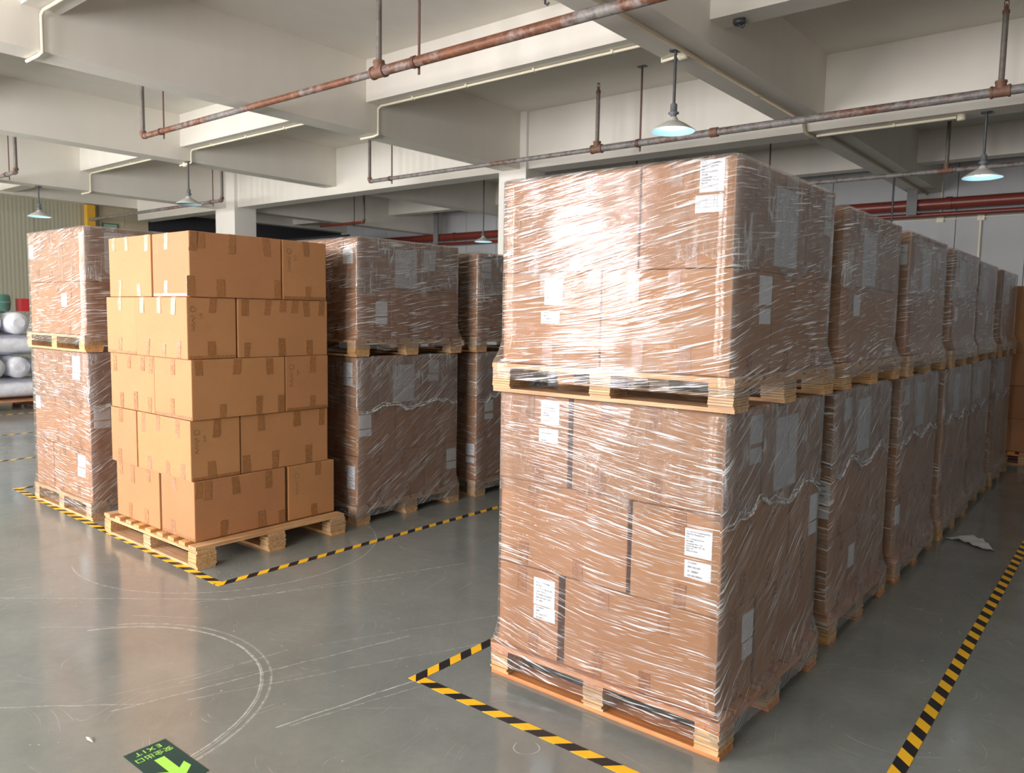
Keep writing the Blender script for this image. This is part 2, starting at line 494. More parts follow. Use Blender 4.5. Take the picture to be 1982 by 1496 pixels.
# ------------------------------------------------------------------ structure
ZC, Z1, ZM, ZS, ZP = 4.8, 4.275, 3.91, 4.06, 3.825
XL, XR, YB = -21.4, 2.6, 17.0
struct(bx('floor', FLOOR, XL - 0.3, XR + 0.3, WIN_Y - 0.3, YB + 0.3, -0.2, 0.0)).location
FL = bpy.data.objects['floor']
FL.data.transform(Matrix.Translation(FL.location)); FL.location = (0, 0, 0)
struct(bx('ceiling', PAINT, XL - 0.3, XR + 0.3, WIN_Y - 0.3, YB + 0.3, ZC, ZC + 0.2))

# Y beams (deep), X beams, columns
def beam(x0, x1, y0, y1, z):
    return struct(bx('ceiling_beam', PAINT, x0, x1, y0, y1, z, ZC + 0.02))
beam(-8.34, -7.99, WIN_Y, YB, ZM)                   # over the gap between the two groups
beam(-17.0, -16.6, WIN_Y, YB, ZM)
beam(-13.05, -12.70, WIN_Y, 9.98, ZS)
beam(-13.05, -12.70, 10.36, YB, ZS)
beam(-3.80, -3.27, WIN_Y, 9.98, ZS)
beam(-3.80, -3.27, 10.36, YB, ZS)
beam(XL - 0.1, XL + 0.35, WIN_Y, YB, 4.22)
beam(0.7, 1.1, WIN_Y, YB, ZM)
def xbeam(y0, y1, z, cuts=((XL + 0.35, -17.0), (-16.6, -13.05), (-12.7, -8.34), (-7.99, -3.80), (-3.27, 0.7), (1.1, XR))):
    for a, b in cuts: beam(a, b, y0, y1, z)
xbeam(-0.9, -0.6, Z1)
xbeam(2.80, 3.12, Z1)
xbeam(6.76, 7.06, Z1)
xbeam(14.85, 15.15, Z1)
xbeam(9.98, 10.36, ZM, ((XL + 0.35, -17.0), (-16.6, -8.34), (-7.99, 0.7), (1.1, XR)))
def column(x0, x1, y0, y1):
    struct(bx('column', PAINT_COL, x0, x1, y0, y1, 0, ZC + 0.01))
column(-17.05, -16.25, 9.90, 10.45)
column(-8.42, -7.86, 9.92, 10.44)

# walls
wb_ = thing('wall_back', None, None); del wb_['label']; del wb_['category']; struct(wb_)
x = XL
while x < XR - 0.01:                                 # far panel wall, one panel every 1.15 m
    b = min(x + 1.15, XR)
    bx('wall_panel', WALLP, x + 0.006, b - 0.006, YB, YB + 0.1, 0, ZC, wb_)
    x = b
bx('backing_sheet', WALLD, XL - 0.3, XR + 0.3, YB + 0.1, YB + 0.2, 0, ZC, wb_)
wl = thing('wall_left', None, None); del wl['label']; del wl['category']; struct(wl)
y = WIN_Y
while y < 9.1:
    b = min(y + 1.1, 9.12)
    bx('cladding_sheet', RIB, XL - 0.1, XL, y + 0.004, b - 0.004, 0, ZC, wl)
    y = b
bx('plain_panel', BEIGE, XL - 0.1, XL + 0.01, 9.13, 9.78, 0, ZC, wl)
bx('plain_panel', BEIGE, XL - 0.1, XL + 0.01, 9.79, 10.42, 0, ZC, wl)
bx('unlit_bay_sheet', DARK, XL - 0.1, XL + 0.02, 10.43, 13.6, 0, ZC, wl)  # dark sheets here paint in the gloom of the back bay
bx('unlit_bay_sheet', DARK, XL - 0.1, XL + 0.02, 13.61, YB, 0, ZC, wl)
struct(bx('wall_right', WALLP, XR, XR + 0.1, WIN_Y, YB, 0, ZC))
# added dark screen standing in for the unlit bay, far left corner
pt = thing('unlit_bay_screen', None, None); del pt['label']; del pt['category']; struct(pt)
xx = XL + 0.05
while xx < -18.0:
    bx('unlit_bay_sheet', DARK, xx, xx + 0.995, 14.0, 14.1, 0, 3.72, pt)
    xx += 1.0
# wall behind the viewer with the daylight windows
wf = thing('wall_front', None, None); del wf['label']; del wf['category']; struct(wf)
edges = [XL - 0.1] + [v for w in WINS for v in (w[0], w[1])] + [XR + 0.1]
for i in range(0, len(edges), 2):
    bx('wall_pier', PAINT, edges[i], edges[i + 1], WIN_Y - 0.2, WIN_Y, 0, ZC, wf)
for i, (a, b, c, d) in enumerate(WINS):
    bx('wall_sill', PAINT, a, b, WIN_Y - 0.2, WIN_Y, 0, c, wf)
    bx('wall_lintel', PAINT, a, b, WIN_Y - 0.2, WIN_Y, d, ZC, wf)
    w = thing('window_%d' % (i + 1), None, None, ((a + b) / 2, WIN_Y - 0.1, c)); del w['label']; del w['category']; struct(w)
    hw, hh = (b - a) / 2, d - c
    fm = MB()
    fm.box(-hw, -hw + .05, -.03, .03, 0, hh).box(hw - .05, hw, -.03, .03, 0, hh).box(-hw + .05, hw - .05, -.03, .03, 0, .05).box(-hw + .05, hw - .05, -.03, .03, hh - .05, hh)
    fm.obj('window_frame', ALU, w)
    MB().box(-.02, .02, -.025, .025, .05, hh - .05).obj('mullion', ALU, w)
    MB().box(-hw + .05, -.02, -.004, .004, .05, hh - .05).obj('pane', GLASS, w)
    MB().box(.02, hw - .05, -.004, .004, .05, hh - .05).obj('pane', GLASS, w)

# ------------------------------------------------------------------ pallets
def block_mb(sx, sy, h, rnd, n=7):
    m = MB(); t = h / n
    for i in range(n):
        a, b = rnd.uniform(-.003, .003), rnd.uniform(-.003, .003)
        m.box(-sx / 2 + a, sx / 2 + a, -sy / 2 + b, sy / 2 + b, i * t, (i + 1) * t - 0.0016)
    return m
BLOCKS = [block_mb(0.095, 0.135, 0.083, random.Random(k)).mesh('block', PLY) for k in range(4)]
def pallet(label, x0, x1, y0, y1, z, red=False, group=None, cat='pallet', hgt=0.143, style='long'):
    """Nine-block pallet: three skids along x, nine laminated blocks, three stringers along x, deck boards along y."""
    rnd = random.Random(hash(label) % 9999 if False else sum(map(ord, label)))
    mw = WOOD_RED if red else WOOD
    cx, cy = (x0 + x1) / 2, (y0 + y1) / 2
    root = thing('pallet', label, cat, (cx, cy, z), group)
    w, d = x1 - x0, y1 - y0
    k = hgt / 0.143
    zs, zb, zt, zd = .018 * k, .101 * k, .121 * k, hgt
    for j, yy in enumerate((-d / 2 + .068, 0, d / 2 - .068)):
        o = MB().box(-w / 2, w / 2, -.06, .06, 0, zs).obj('skid', mw, root, (0, yy, 0))
        if style == 'long':
            MB().box(-w / 2, w / 2, -.06, .06, 0, zt - zb).obj('stringer', mw, root, (0, yy, zb))
        for i, xxx in enumerate((-w / 2 + .050, 0, w / 2 - .050)):
            o = bpy.data.objects.new('block', BLOCKS[rnd.randrange(4)])
            COL.objects.link(o); o.parent = root
            o.location = (xxx, yy, zs); o.scale = (1, 1, (zb - zs) / .083)
    if style == 'cross':                             # stringers along y, deck boards along x, flush at the front
        for xxx in (-w / 2 + .05, 0, w / 2 - .05):
            MB().box(-d / 2 + .002, d / 2 - .002, -.048, .048, 0, zt - zb).obj('stringer', mw, root, (xxx, 0, zb)).rotation_euler = (0, 0, math.pi / 2)
        for i in range(8):
            yc = -d / 2 + .055 + i * (d - .11) / 7
            MB().box(-w / 2, w / 2, -.055, .055, 0, zd - zt).obj('deck_board', mw, root, (0, yc, zt))
        return root
    n = 9
    for i in range(n):
        bw = 0.088 if i in (0, n - 1) else 0.074
        xc = -w / 2 + .046 + i * (w - .092) / (n - 1)
        a, b = (rnd.uniform(0, .018) if 0 < i < n - 1 else 0), rnd.uniform(0, .015)
        MB().box(-d / 2 + a, d / 2 - b, -bw / 2, bw / 2, 0, zd - zt).obj('deck_board', mw, root, (xc, 0, zt)).rotation_euler = (0, 0, math.pi / 2)
    return root

# ------------------------------------------------------------------ cartons
_cm = {}
def carton_mesh(dx, dy, dz, mat, seed):
    """Box with soft board edges, slightly bellied faces and a top slot between the flaps."""
    rnd = random.Random(seed)
    bm = bmesh.new()
    bmesh.ops.create_cube(bm, size=1.0)
    for v in bm.verts:
        v.co = Vector((v.co.x * dx, v.co.y * dy, (v.co.z + .5) * dz))
    bmesh.ops.bevel(bm, geom=bm.edges[:], offset=0.006, segments=2, affect='EDGES', profile=0.6)
    top = [f for f in bm.faces if f.normal.z > 0.99 and f.calc_area() > dx * dy * 0.5]
    side = [f for f in bm.faces if abs(f.normal.z) < 0.01 and f.calc_area() > min(dx, dy) * dz * 0.5]
    for f in side:                                   # belly
        n = f.normal.copy()
        r = bmesh.ops.poke(bm, faces=[f], offset=0.0)
        r['verts'][0].co += n * rnd.uniform(-0.004, 0.003)
    for f in top:                                    # flap slot along the long side
        cc = f.calc_center_median()
        a = bmesh.ops.inset_individual(bm, faces=[f], thickness=0.0 + min(dx, dy) * 0.47, depth=0)
        bmesh.ops.translate(bm, verts=f.verts[:], vec=(0, 0, -0.003))
    me = bpy.data.meshes.new('carton')
    bm.to_mesh(me); bm.free()
    me.materials.append(mat)
    me.polygons.foreach_set('use_smooth', [False] * len(me.polygons))
    return me

class Carton:
    def __init__(s, label, x0, x1, y0, y1, z0, z1, mat, group=None, seed=0, twist=0.0):
        s.b = (x0, x1, y0, y1, z0, z1)
        o = bpy.data.objects.new('carton', carton_mesh(x1 - x0, y1 - y0, z1 - z0 - 0.002, mat, seed))
        COL.objects.link(o)
        s.c = ((x0 + x1) / 2, (y0 + y1) / 2, z0)
        o.location = s.c
        o.rotation_euler = (0, 0, twist)
        tag(o, label, 'carton', group)
        s.o = o
    def strip(s, face, u, top, length, w=0.05, skew=0.0, name='tape_strip', m=None):
        """Tape folded over the top or bottom edge of one face."""
        x0, x1, y0, y1, z0, z1 = s.b
        hz = z1 - z0 - .002
        a, b = (hz - length, hz - 0.004) if top else (0.004, length)
        k = skew * length
        e, g = 0.0012, -0.004
        if face == 'x':
            X = (x1 - x0) / 2; uu = u - s.c[1]
            P = lambda q, zz, off: (X + off, q, zz)
        else:
            X = -(y1 - y0) / 2; uu = u - s.c[0]
            P = lambda q, zz, off: (q, X - off, zz)
        lo, hi = (uu - w / 2, uu + w / 2)
        vs = []
        for off in (g, e):
            vs += [P(lo + (0 if top else k) + (k if top else 0) * 0, a, off), P(hi, a, off), P(hi + k, b, off), P(lo + k, b, off)]
        fs = [(0, 1, 2, 3), (7, 6, 5, 4), (0, 4, 5, 1), (1, 5, 6, 2), (2, 6, 7, 3), (3, 7, 4, 0)]
        if face == 'y': fs = [tuple(reversed(f)) for f in fs]
        mb = MB().add(vs, fs)
        if top:                                      # short leg over the top
            if face == 'x': mb.box(X - .06, X - .004, lo + k, hi + k, hz - .002, hz + .0012)
            else: mb.box(lo + k, hi + k, X + .004, X + .06, hz - .002, hz + .0012)
        return mb.obj(name, m or TAPE, s.o)
    def sheet(s, face, u0, u1, z0, z1, m, name):
        x0, x1, y0, y1, Z0, Z1_ = s.b
        if face == 'x':
            o = MB().box(-.001, .002, -(u1 - u0) / 2, (u1 - u0) / 2, 0, z1 - z0).obj(name, m, s.o, ((x1 - x0) / 2, (u0 + u1) / 2 - s.c[1], z0 - Z0))
        else:
            o = MB().box(-(u1 - u0) / 2, (u1 - u0) / 2, -.002, .001, 0, z1 - z0).obj(name, m, s.o, ((u0 + u1) / 2 - s.c[0], -(y1 - y0) / 2, z0 - Z0))
        return o

def layout(kind, x0, x1, y0, y1, fa=None, sa=None):
    """Four cartons pinwheeled on a layer -> dict of rectangles. P: corner carton lies along x; Q: along y."""
    w, d = x1 - x0, y1 - y0
    if kind == 'P':
        f = fa if fa else x0 + .34 * w
        s = sa if sa else y0 + .335 * d
        return {'front corner': (f, x1, y0, s), 'front left': (x0, f, y0, y0 + .66 * d), 'back right': (x0 + .66 * w, x1, s, y1), 'back left': (x0, x0 + .66 * w, y0 + .66 * d, y1)}
    f = fa if fa else x0 + .64 * w
    s = sa if sa else y0 + .66 * d
    return {'front corner': (f, x1, y0, s), 'front left': (x0, f, y0, y0 + .34 * d), 'back right': (x0 + .36 * w, x1, s, y1), 'back left': (x0, x0 + .36 * w, y0 + .34 * d, y1)}

G = 0.003
def carton_layer(stack, layer_word, kind, rect, z0, z1, mat, rnd, keep=('front corner', 'front left', 'back right', 'back left'), fa=None, sa=None, gap=None, group=None, tpl='{pos} carton in the {layer} layer {stack}'):
    out = {}
    for pos, (a, b, c, d) in layout(kind, *rect, fa=fa, sa=sa).items():
        if pos not in keep: continue
        g = gap or G
        a2, b2, c2, d2 = a + g, b - g, c + g, d - g
        # outer faces shift inwards a little so the layers do not line up perfectly
        if abs(a - rect[0]) < 1e-6: a2 = a + rnd.uniform(0, .012)
        if abs(b - rect[1]) < 1e-6: b2 = b - rnd.uniform(0, .010)
        if abs(c - rect[2]) < 1e-6: c2 = c + rnd.uniform(0, .010)
        if abs(d - rect[3]) < 1e-6: d2 = d - rnd.uniform(0, .012)
        lab = tpl.format(pos=pos, layer=layer_word, stack=stack)
        out[pos] = Carton(lab, a2, b2, c2, d2, z0, z1, mat, group, seed=rnd.randrange(10 ** 6))
    return out

# ------------------------------------------------------------------ film
def film(label, rect, z0, z1, pal, zp0, group, rnd, hood_len=0.37, hood=True, skin=None, hem=False):
    """Stretch film round a load: skin, flare down over the pallet (pal = its outline, zp0 = lowest reach), crumpled cap over the top."""
    x0, x1, y0, y1 = rect
    cx, cy = (x0 + x1) / 2, (y0 + y1) / 2
    root = thing('stretch_film', label, 'stretch film', (cx, cy, z0), group)
    def ring(hx, hy, z, off, amp, ox=0.0, oy=0.0, n=18):
        """closed loop of points round a rounded rectangle"""
        pts = []
        c = 0.012
        sides = [((-hx + c, -hy), (hx - c, -hy), (0, -1)), ((hx, -hy + c), (hx, hy - c), (1, 0)), ((hx - c, hy), (-hx + c, hy), (0, 1)), ((-hx, hy - c), (-hx, -hy + c), (-1, 0))]
        for (ax, ay), (bx_, by), (nx, ny) in sides:
            for i in range(n + 1):
                q = i / n
                e = min(q, 1 - q)
                j = (off + (rnd.uniform(-amp, amp) if 0.03 < q < 0.97 else 0)) 
                px = ax + (bx_ - ax) * q + nx * j + ox; py = ay + (by - ay) * q + ny * j + oy
                pts.append((px, py, z - z0))
        return pts
    hx, hy = (x1 - x0) / 2, (y1 - y0) / 2
    rows = []
    px0, px1, py0, py1 = pal
    phx, phy = (px1 - px0) / 2 + .004, (py1 - py0) / 2 + .004
    pox, poy = (px0 + px1) / 2 - cx, (py0 + py1) / 2 - cy
    zdk = z0
    rows.append(ring(phx, phy, zp0, 0, .004, pox, poy))
    rows.append(ring(phx, phy, zp0 + (zdk - zp0) * .5, 0, .003, pox, poy))
    rows.append(ring(phx, phy, zdk + .004, 0, .001, pox, poy))
    zz = zdk + .045
    k = 0
    while zz < z1 - .012:
        f = 0.35 if k == 0 else 0.0
        rows.append(ring(hx + (phx - hx) * f, hy + (phy - hy) * f, zz, .007, .0022, pox * f, poy * f))
        zz += .05; k += 1
    rows.append(ring(hx, hy, z1 - .004, .007, .001))
    rows.append(ring(hx - .012, hy - .012, z1 + .006, 0, 0))
    n = len(rows[0])
    vs = [p for r in rows for p in r]
    fs = []
    for i in range(len(rows) - 1):
        for k in range(n):
            a, b = i * n + k, i * n + (k + 1) % n
            fs.append((a, b, b + n, a + n))
    MB().add(vs, fs, True).obj('film_skin', skin or FILM, root)
    if hood:
        m = MB()
        top = ring(hx - .02, hy - .02, z1 + .010, 0, 0)
        e0 = ring(hx, hy, z1 + .002, .004, .001)
        hr = [top, e0]
        for s in (0.12, 0.3, 0.5, 0.75, 1.0):
            rr = ring(hx, hy, z1, .0045, .001)
            nn = len(rr); out = []
            for k, p in enumerate(rr):
                rag = 1 + .07 * math.sin(k * .7 + rnd.uniform(0, .3)) * (s if s > .6 else 0) + (rnd.uniform(-.05, .05) if s == 1.0 else 0)
                out.append((p[0], p[1], z1 - z0 - hood_len * s * rag))
            hr.append(out)
        n = len(top)
        vs = [p for r in hr for p in r] + [(0, 0, z1 - z0 + .012)]
        fs = []
        for i in range(len(hr) - 1):
            for k in range(n):
                a, b = i * n + k, i * n + (k + 1) % n
                fs.append((b, a, a + n, b + n))
        c = len(vs) - 1
        for k in range(n): fs.append((k, (k + 1) % n, c))
        m.add(vs, fs, True).obj('film_cap', HOOD, root)
        if hem:                                      # gathered lower edge of the cap on the aisle side
            pts = [Vector(hr[-1][k]) + Vector((.004, 0, rnd.uniform(-.008, .008))) for k in range(19, 38)]
            h = MB()
            h.tube(pts, [rnd.uniform(.002, .010) for _ in pts], 8, False)
            pts2 = [p + Vector((.002, rnd.uniform(-.01, .01), rnd.uniform(.008, .03))) for p in pts]
            h.tube(pts2, [rnd.uniform(.001, .005) for _ in pts], 6, False)
            h.obj('film_hem', HEM, root)
    return root

# ------------------------------------------------------------------ wrapped stacks
LAYERS3 = ['bottom', 'middle', 'top']
LAYERS2 = ['bottom', 'top']
def wrapped(stack, x0, x1, y0, y1, inset, zt, seed, keep, kinds=('P', 'Q', 'P', 'P', 'Q'), red=False, seams=None, gaps={}, group='wrapped cartons', pgroup='wooden pallets under the wrapped loads'):
    """Two loads on two pallets; returns {(layer 1..5, position): Carton}."""
    rnd = random.Random(seed)
    l, r, f, b = inset
    rect = (x0 + l, x1 - r, y0 + f, y1 - b)
    zl = [0.145, 0.519, 0.893, 1.266]
    zu0 = 1.268
    pallet('wooden floor pallet under the lower load of the ' + stack, x0, x1, y0, y1, 0.0, red, pgroup, style='cross')
    px0, px1, py0, py1 = x0 - .005, x1 + .005, y0 - .01, y1 + .01
    pallet('wooden pallet between the two loads of the ' + stack, px0, px1, py0, py1, zu0, False, pgroup, hgt=0.122, style='cross')
    cs = {}
    seams = seams or {}
    for i in range(3):
        fa, sa = seams.get(i + 1, (None, None))
        for p, c in carton_layer(stack, LAYERS3[i], kinds[i], rect, zl[i], zl[i + 1], KRAFT_W, rnd, keep, fa, sa, gaps.get(i + 1), group=group, tpl='{pos} carton, {layer} layer, lower load of the {stack}').items():
            cs[(i + 1, p)] = c
    zu = [1.392, 1.392 + (zt - 1.392) / 2, zt]
    for i in range(2):
        fa, sa = seams.get(i + 4, (None, None))
        for p, c in carton_layer(stack, LAYERS2[i], kinds[3 + i], rect, zu[i], zu[i + 1], KRAFT_W, rnd, keep, fa, sa, gaps.get(i + 4), group=group, tpl='{pos} carton, {layer} layer, upper load of the {stack}').items():
            cs[(i + 4, p)] = c
    film('clear stretch film round the lower load of the ' + stack, rect, .146, 1.262, (x0, x1, y0, y1), .055, 'stretch film on the loads', rnd, skin=FILM_LOW, hem=True, hood_len=0.40)
    film('clear stretch film round the upper load of the ' + stack, rect, 1.393, zt, (px0, px1, py0, py1), 1.325, 'stretch film on the loads', rnd)
    for (n, p), c in cs.items():                     # brown tape under the film
        if p in ('front corner', 'front left'):
            a, b = c.b[0], c.b[1]
            for q in ((.5,) if b - a < .5 else (.25, .62)):
                c.strip('y', a + (b - a) * q + rnd.uniform(-.04, .04), True, rnd.uniform(.08, .12), .05, rnd.uniform(-.05, .05), m=TAPE_W)
                c.strip('y', a + (b - a) * q + rnd.uniform(-.04, .04), False, rnd.uniform(.08, .12), .05, rnd.uniform(-.05, .05), m=TAPE_W)
        if p in ('front corner', 'back right'):
            a, b = c.b[2], c.b[3]
            for q in ((.5,) if b - a < .5 else (.3, .7)):
                c.strip('x', a + (b - a) * q + rnd.uniform(-.04, .04), True, rnd.uniform(.08, .12), .05, rnd.uniform(-.05, .05), m=TAPE_W)
                c.strip('x', a + (b - a) * q + rnd.uniform(-.04, .04), False, rnd.uniform(.08, .12), .05, rnd.uniform(-.05, .05), m=TAPE_W)
    return cs

def find(cs, layer, face, u):
    best = None
    for (n, p), c in cs.items():
        if n != layer: continue
        if face == 'y' and p in ('front corner', 'front left') and c.b[0] - .01 <= u <= c.b[1] + .01: best = c
        if face == 'x' and p in ('front corner', 'back right') and c.b[2] - .01 <= u <= c.b[3] + .01: best = c
    return best
def stick(cs, layer, face, u0, u1, z0, z1, kind):
    c = find(cs, layer, face, (u0 + u1) / 2)
    if c is None: return None
    lo, hi = c.b[4] + .004, c.b[5] - .004
    if z1 > hi: z0 -= z1 - hi; z1 = hi
    if z0 < lo: z1 += lo - z0; z0 = lo
    z1 = min(z1, hi)
    a, b = (c.b[0], c.b[1]) if face == 'y' else (c.b[2], c.b[3])
    if u1 > b - .004: u0 -= u1 - b + .004; u1 = b - .004
    if u0 < a + .004: u1 += a + .004 - u0; u0 = a + .004
    m = {'s': PAPER, 't': PAPER_TABLE, 'A': PAPER_SHEET, 'n': PAPER_BLANK}[kind]
    return c, c.sheet(face, u0, u1, z0, z1, m, {'s': 'shipping_label', 't': 'table_label', 'A': 'packing_list', 'n': 'shipping_label'}[kind]), (u0, u1, z0, z1)

ALL4 = ('front corner', 'front left', 'back right', 'back left')
N3 = ('front corner', 'front left', 'back right')
near = wrapped('nearest wrapped stack', -2.178, -1.092, 2.556, 3.632, (.018, .028, .020, .012), 2.155, 11, ALL4, red=True,
               seams={1: (-1.815, 2.925), 2: (-1.502, 3.25), 3: (-1.79, 2.93), 4: (-1.66, 2.95), 5: (-1.50, 3.30)}, gaps={1: .016, 2: .010, 3: .009, 4: .004, 5: .004})
row_y = [(3.83, 4.885), (5.06, 6.13), (6.29, 7.33), (7.48, 8.54), (8.74, 9.86)]
row_names = ['second stack of the long row', 'third stack of the long row', 'fourth stack of the long row', 'fifth stack of the long row', 'last stack of the long row']
rows = []
for i, ((a, b), nm) in enumerate(zip(row_y, row_names)):
    rows.append(wrapped(nm, -2.18 + .01 * (i % 2), -1.09 + .012 * ((i * 7) % 3 - 1), a, b, (.02, .03, .022, .012), 2.13 - .008 * i, 21 + i, N3 if i < 2 else ('front corner', 'back right'), red=(i < 2)))
st_b = wrapped('stack behind the open pallet', -5.57, -4.488, 3.70, 4.82, (.02, .012, .02, .02), 2.140, 31, N3,
               seams={1: (None, 4.42), 2: (None, 4.10), 3: (None, 4.38), 4: (None, 4.05), 5: (None, 4.36)}, kinds=('Q', 'P', 'Q', 'P', 'Q'))
st_c = wrapped('half-hidden stack at the centre', -5.55, -4.465, 5.0, 6.08, (.02, .012, .02, .02), 2.115, 32, N3)
st_l = wrapped('leftmost wrapped stack', -7.12, -6.028, 2.452, 3.55, (.02, .012, .012, .02), 2.185, 33, N3,
               kinds=('P', 'Q', 'P', 'P', 'Q'))

# labels on the cartons, seen through the film (u along the face, z height)
for cs, lst in ((near, [
        (4, 'y', -1.934, -1.843, 1.640, 1.744, 's'), (4, 'y', -1.950, -1.856, 1.564, 1.614, 't'), (3, 'y', -1.938, -1.845, 1.147, 1.241, 's'), (3, 'y', -1.946, -1.848, 1.071, 1.129, 't'),
        (2, 'y', -1.264, -1.159, .647, .712, 't'), (1, 'y', -1.960, -1.849, .368, .485, 's'), (1, 'y', -1.958, -1.846, .306, .364, 't'),
        (5, 'x', 2.955, 3.195, 1.800, 2.098, 'A'), (5, 'x', 3.500, 3.590, 2.037, 2.140, 's'), (5, 'x', 3.502, 3.590, 1.964, 2.027, 't'), (4, 'x', 2.811, 2.933, 1.650, 1.757, 's'), (4, 'x', 2.807, 2.929, 1.578, 1.636, 't'),
        (3, 'x', 2.80, 2.915, 1.126, 1.234, 's'), (3, 'x', 2.80, 2.915, 1.048, 1.109, 't'), (3, 'x', 3.060, 3.31, .905, 1.203, 'A'), (2, 'x', 3.505, 3.610, .693, .813, 's'), (2, 'x', 3.505, 3.610, .630, .685, 't'),
        (1, 'x', 2.814, 2.918, .358, .468, 's'), (1, 'x', 2.820, 2.915, .286, .351, 't')]),
    (st_b, [(5, 'x', 4.093, 4.321, 1.785, 2.079, 'A'), (5, 'x', 4.400, 4.527, 1.938, 2.098, 's'), (4, 'x', 3.902, 4.015, 1.567, 1.676, 's'), (4, 'x', 3.902, 4.015, 1.505, 1.559, 't'),
        (3, 'x', 4.080, 4.305, .900, 1.190, 'A'), (3, 'x', 4.460, 4.573, 1.110, 1.215, 's'), (3, 'x', 4.454, 4.567, 1.046, 1.102, 't'), (2, 'x', 3.732, 3.852, .726, .831, 's'), (2, 'x', 3.732, 3.852, .667, .718, 't'),
        (1, 'x', 4.673, 4.787, .358, .460, 's'), (1, 'x', 4.674, 4.788, .287, .349, 't'), (3, 'y', -4.658, -4.556, 1.111, 1.219, 's'), (3, 'y', -4.658, -4.556, 1.049, 1.103, 't'),
        (1, 'y', -4.644, -4.529, .333, .443, 's'), (1, 'y', -4.644, -4.529, .269, .329, 't'), (5, 'y', -4.66, -4.55, 1.95, 2.06, 's')]),
    (st_c, [(5, 'x', 5.07, 5.19, 1.96, 2.07, 's'), (5, 'x', 5.07, 5.19, 1.90, 1.95, 't'), (2, 'x', 5.13, 5.24, .74, .84, 's'), (2, 'x', 5.13, 5.24, .67, .72, 't'), (1, 'y', -4.60, -4.50, .36, .46, 's'), (1, 'y', -4.60, -4.50, .29, .34, 't')]),
    (st_l, [(5, 'x', 2.61, 2.84, 1.86, 2.152, 'A'), (2, 'x', 2.50, 2.62, .756, .868, 's'), (2, 'x', 2.50, 2.62, .695, .748, 't'), (3, 'y', -6.313, -6.174, 1.107, 1.228, 's'), (3, 'y', -6.321, -6.182, 1.048, 1.103, 't'),
        (2, 'y', -7.067, -6.979, .767, .870, 's'), (1, 'y', -6.283, -6.143, .386, .479, 's'), (1, 'y', -6.290, -6.150, .310, .378, 't'), (4, 'y', -6.47, -6.37, 1.60, 1.70, 's'), (5, 'y', -7.08, -6.99, 1.98, 2.09, 's')]),
    (rows[0], [(5, 'x', 4.185, 4.425, 1.775, 2.05, 'A'), (4, 'x', 4.053, 4.160, 1.618, 1.722, 's'), (3, 'x', 4.24, 4.47, .91, 1.19, 'A'), (3, 'x', 4.02, 4.13, 1.10, 1.21, 's'), (2, 'y', -1.25, -1.14, .70, .81, 's'), (2, 'y', -1.25, -1.14, .63, .69, 't'), (1, 'x', 4.2, 4.31, .30, .42, 's')]),
    (rows[1], [(5, 'x', 5.42, 5.65, 1.78, 2.06, 'A'), (5, 'x', 5.85, 5.96, 1.95, 2.05, 's'), (3, 'x', 5.5, 5.72, .92, 1.2, 'A'), (3, 'x', 5.2, 5.31, 1.08, 1.2, 's'), (1, 'x', 5.14, 5.25, .34, .46, 's'), (5, 'y', -1.25, -1.14, 1.93, 2.05, 's')]),
    (rows[2], [(5, 'x', 6.6, 6.83, 1.78, 2.05, 'A'), (3, 'x', 6.6, 6.82, .92, 1.2, 'A'), (4, 'x', 6.5, 6.6, 1.6, 1.7, 's')]),
    (rows[3], [(5, 'x', 7.8, 8.03, 1.78, 2.04, 'A'), (4, 'x', 8.1, 8.2, 1.6, 1.7, 's'), (3, 'x', 7.8, 8.03, .92, 1.2, 'A')]),
    (rows[4], [(5, 'x', 9.1, 9.33, 1.78, 2.04, 'A'), (3, 'x', 9.1, 9.33, .92, 1.2, 'A')])):
    for e in lst: stick(cs, *e)

# the two nearest labels carry readable print
def text(s, size, parent, loc, rot, m=INK, name='printed_text', align='LEFT', spacing=1.0, chars=1.0):
    c = bpy.data.curves.new(name, 'FONT')
    c.body = s; c.size = size; c.align_x = align; c.space_line = spacing; c.space_character = chars; c.extrude = 0.0001; c.resolution_u = 2
    c.materials.append(m)
    tmp = bpy.data.objects.new(name, c)
    COL.objects.link(tmp)
    dg = bpy.context.evaluated_depsgraph_get()
    me = bpy.data.meshes.new_from_object(tmp.evaluated_get(dg))
    bpy.data.objects.remove(tmp)
    me.materials.clear(); me.materials.append(m)
    o = bpy.data.objects.new(name, me)
    COL.objects.link(o); o.parent = parent; o.location = loc; o.rotation_euler = rot
    return o
def printed_label(cs, layer, u0, u1, z0, z1):
    c, sh, (a, b, zz0, zz1) = stick(cs, layer, 'y', u0, u1, z0, z1, 'n')
    w, h = b - a, zz1 - zz0
    text('To: 153 157 Cumberland Rd\nMade for Maspeth Ind\nLot\nItem: Samples Dry Fit\nNo 1802\nCustomer No : 113\nGross Weight: 9.8   kg\nBox: 107\nMade in China', w * .074, sh, (-w / 2 + .006, -.0028, h - .014), (math.pi / 2, 0, 0), spacing=h / w * 1.18)
    return c
printed_label(near, 5, -1.262, -1.170, 2.036, 2.147)
printed_label(near, 2, -1.266, -1.159, .728, .831)
def table_grid(cs, layer, u0, u1, z0, z1):
    c, sh, (a, b, zz0, zz1) = stick(cs, layer, 'y', u0, u1, z0, z1, 'n')
    sh.name = 'table_label'
    w, h = b - a, zz1 - zz0
    m = MB()
    for q in (.06, .16, .40, .68, .78, .97): m.box(-w / 2 + q * w - .0003, -w / 2 + q * w + .0003, -.0026, -.0019, .3 * h, .92 * h)
    for q in (.3, .5, .7, .92): m.box(-w / 2 + .06 * w, w / 2 - .03 * w, -.0026, -.0019, q * h - .0003, q * h + .0003)
    m.obj('printed_grid', INK, sh)
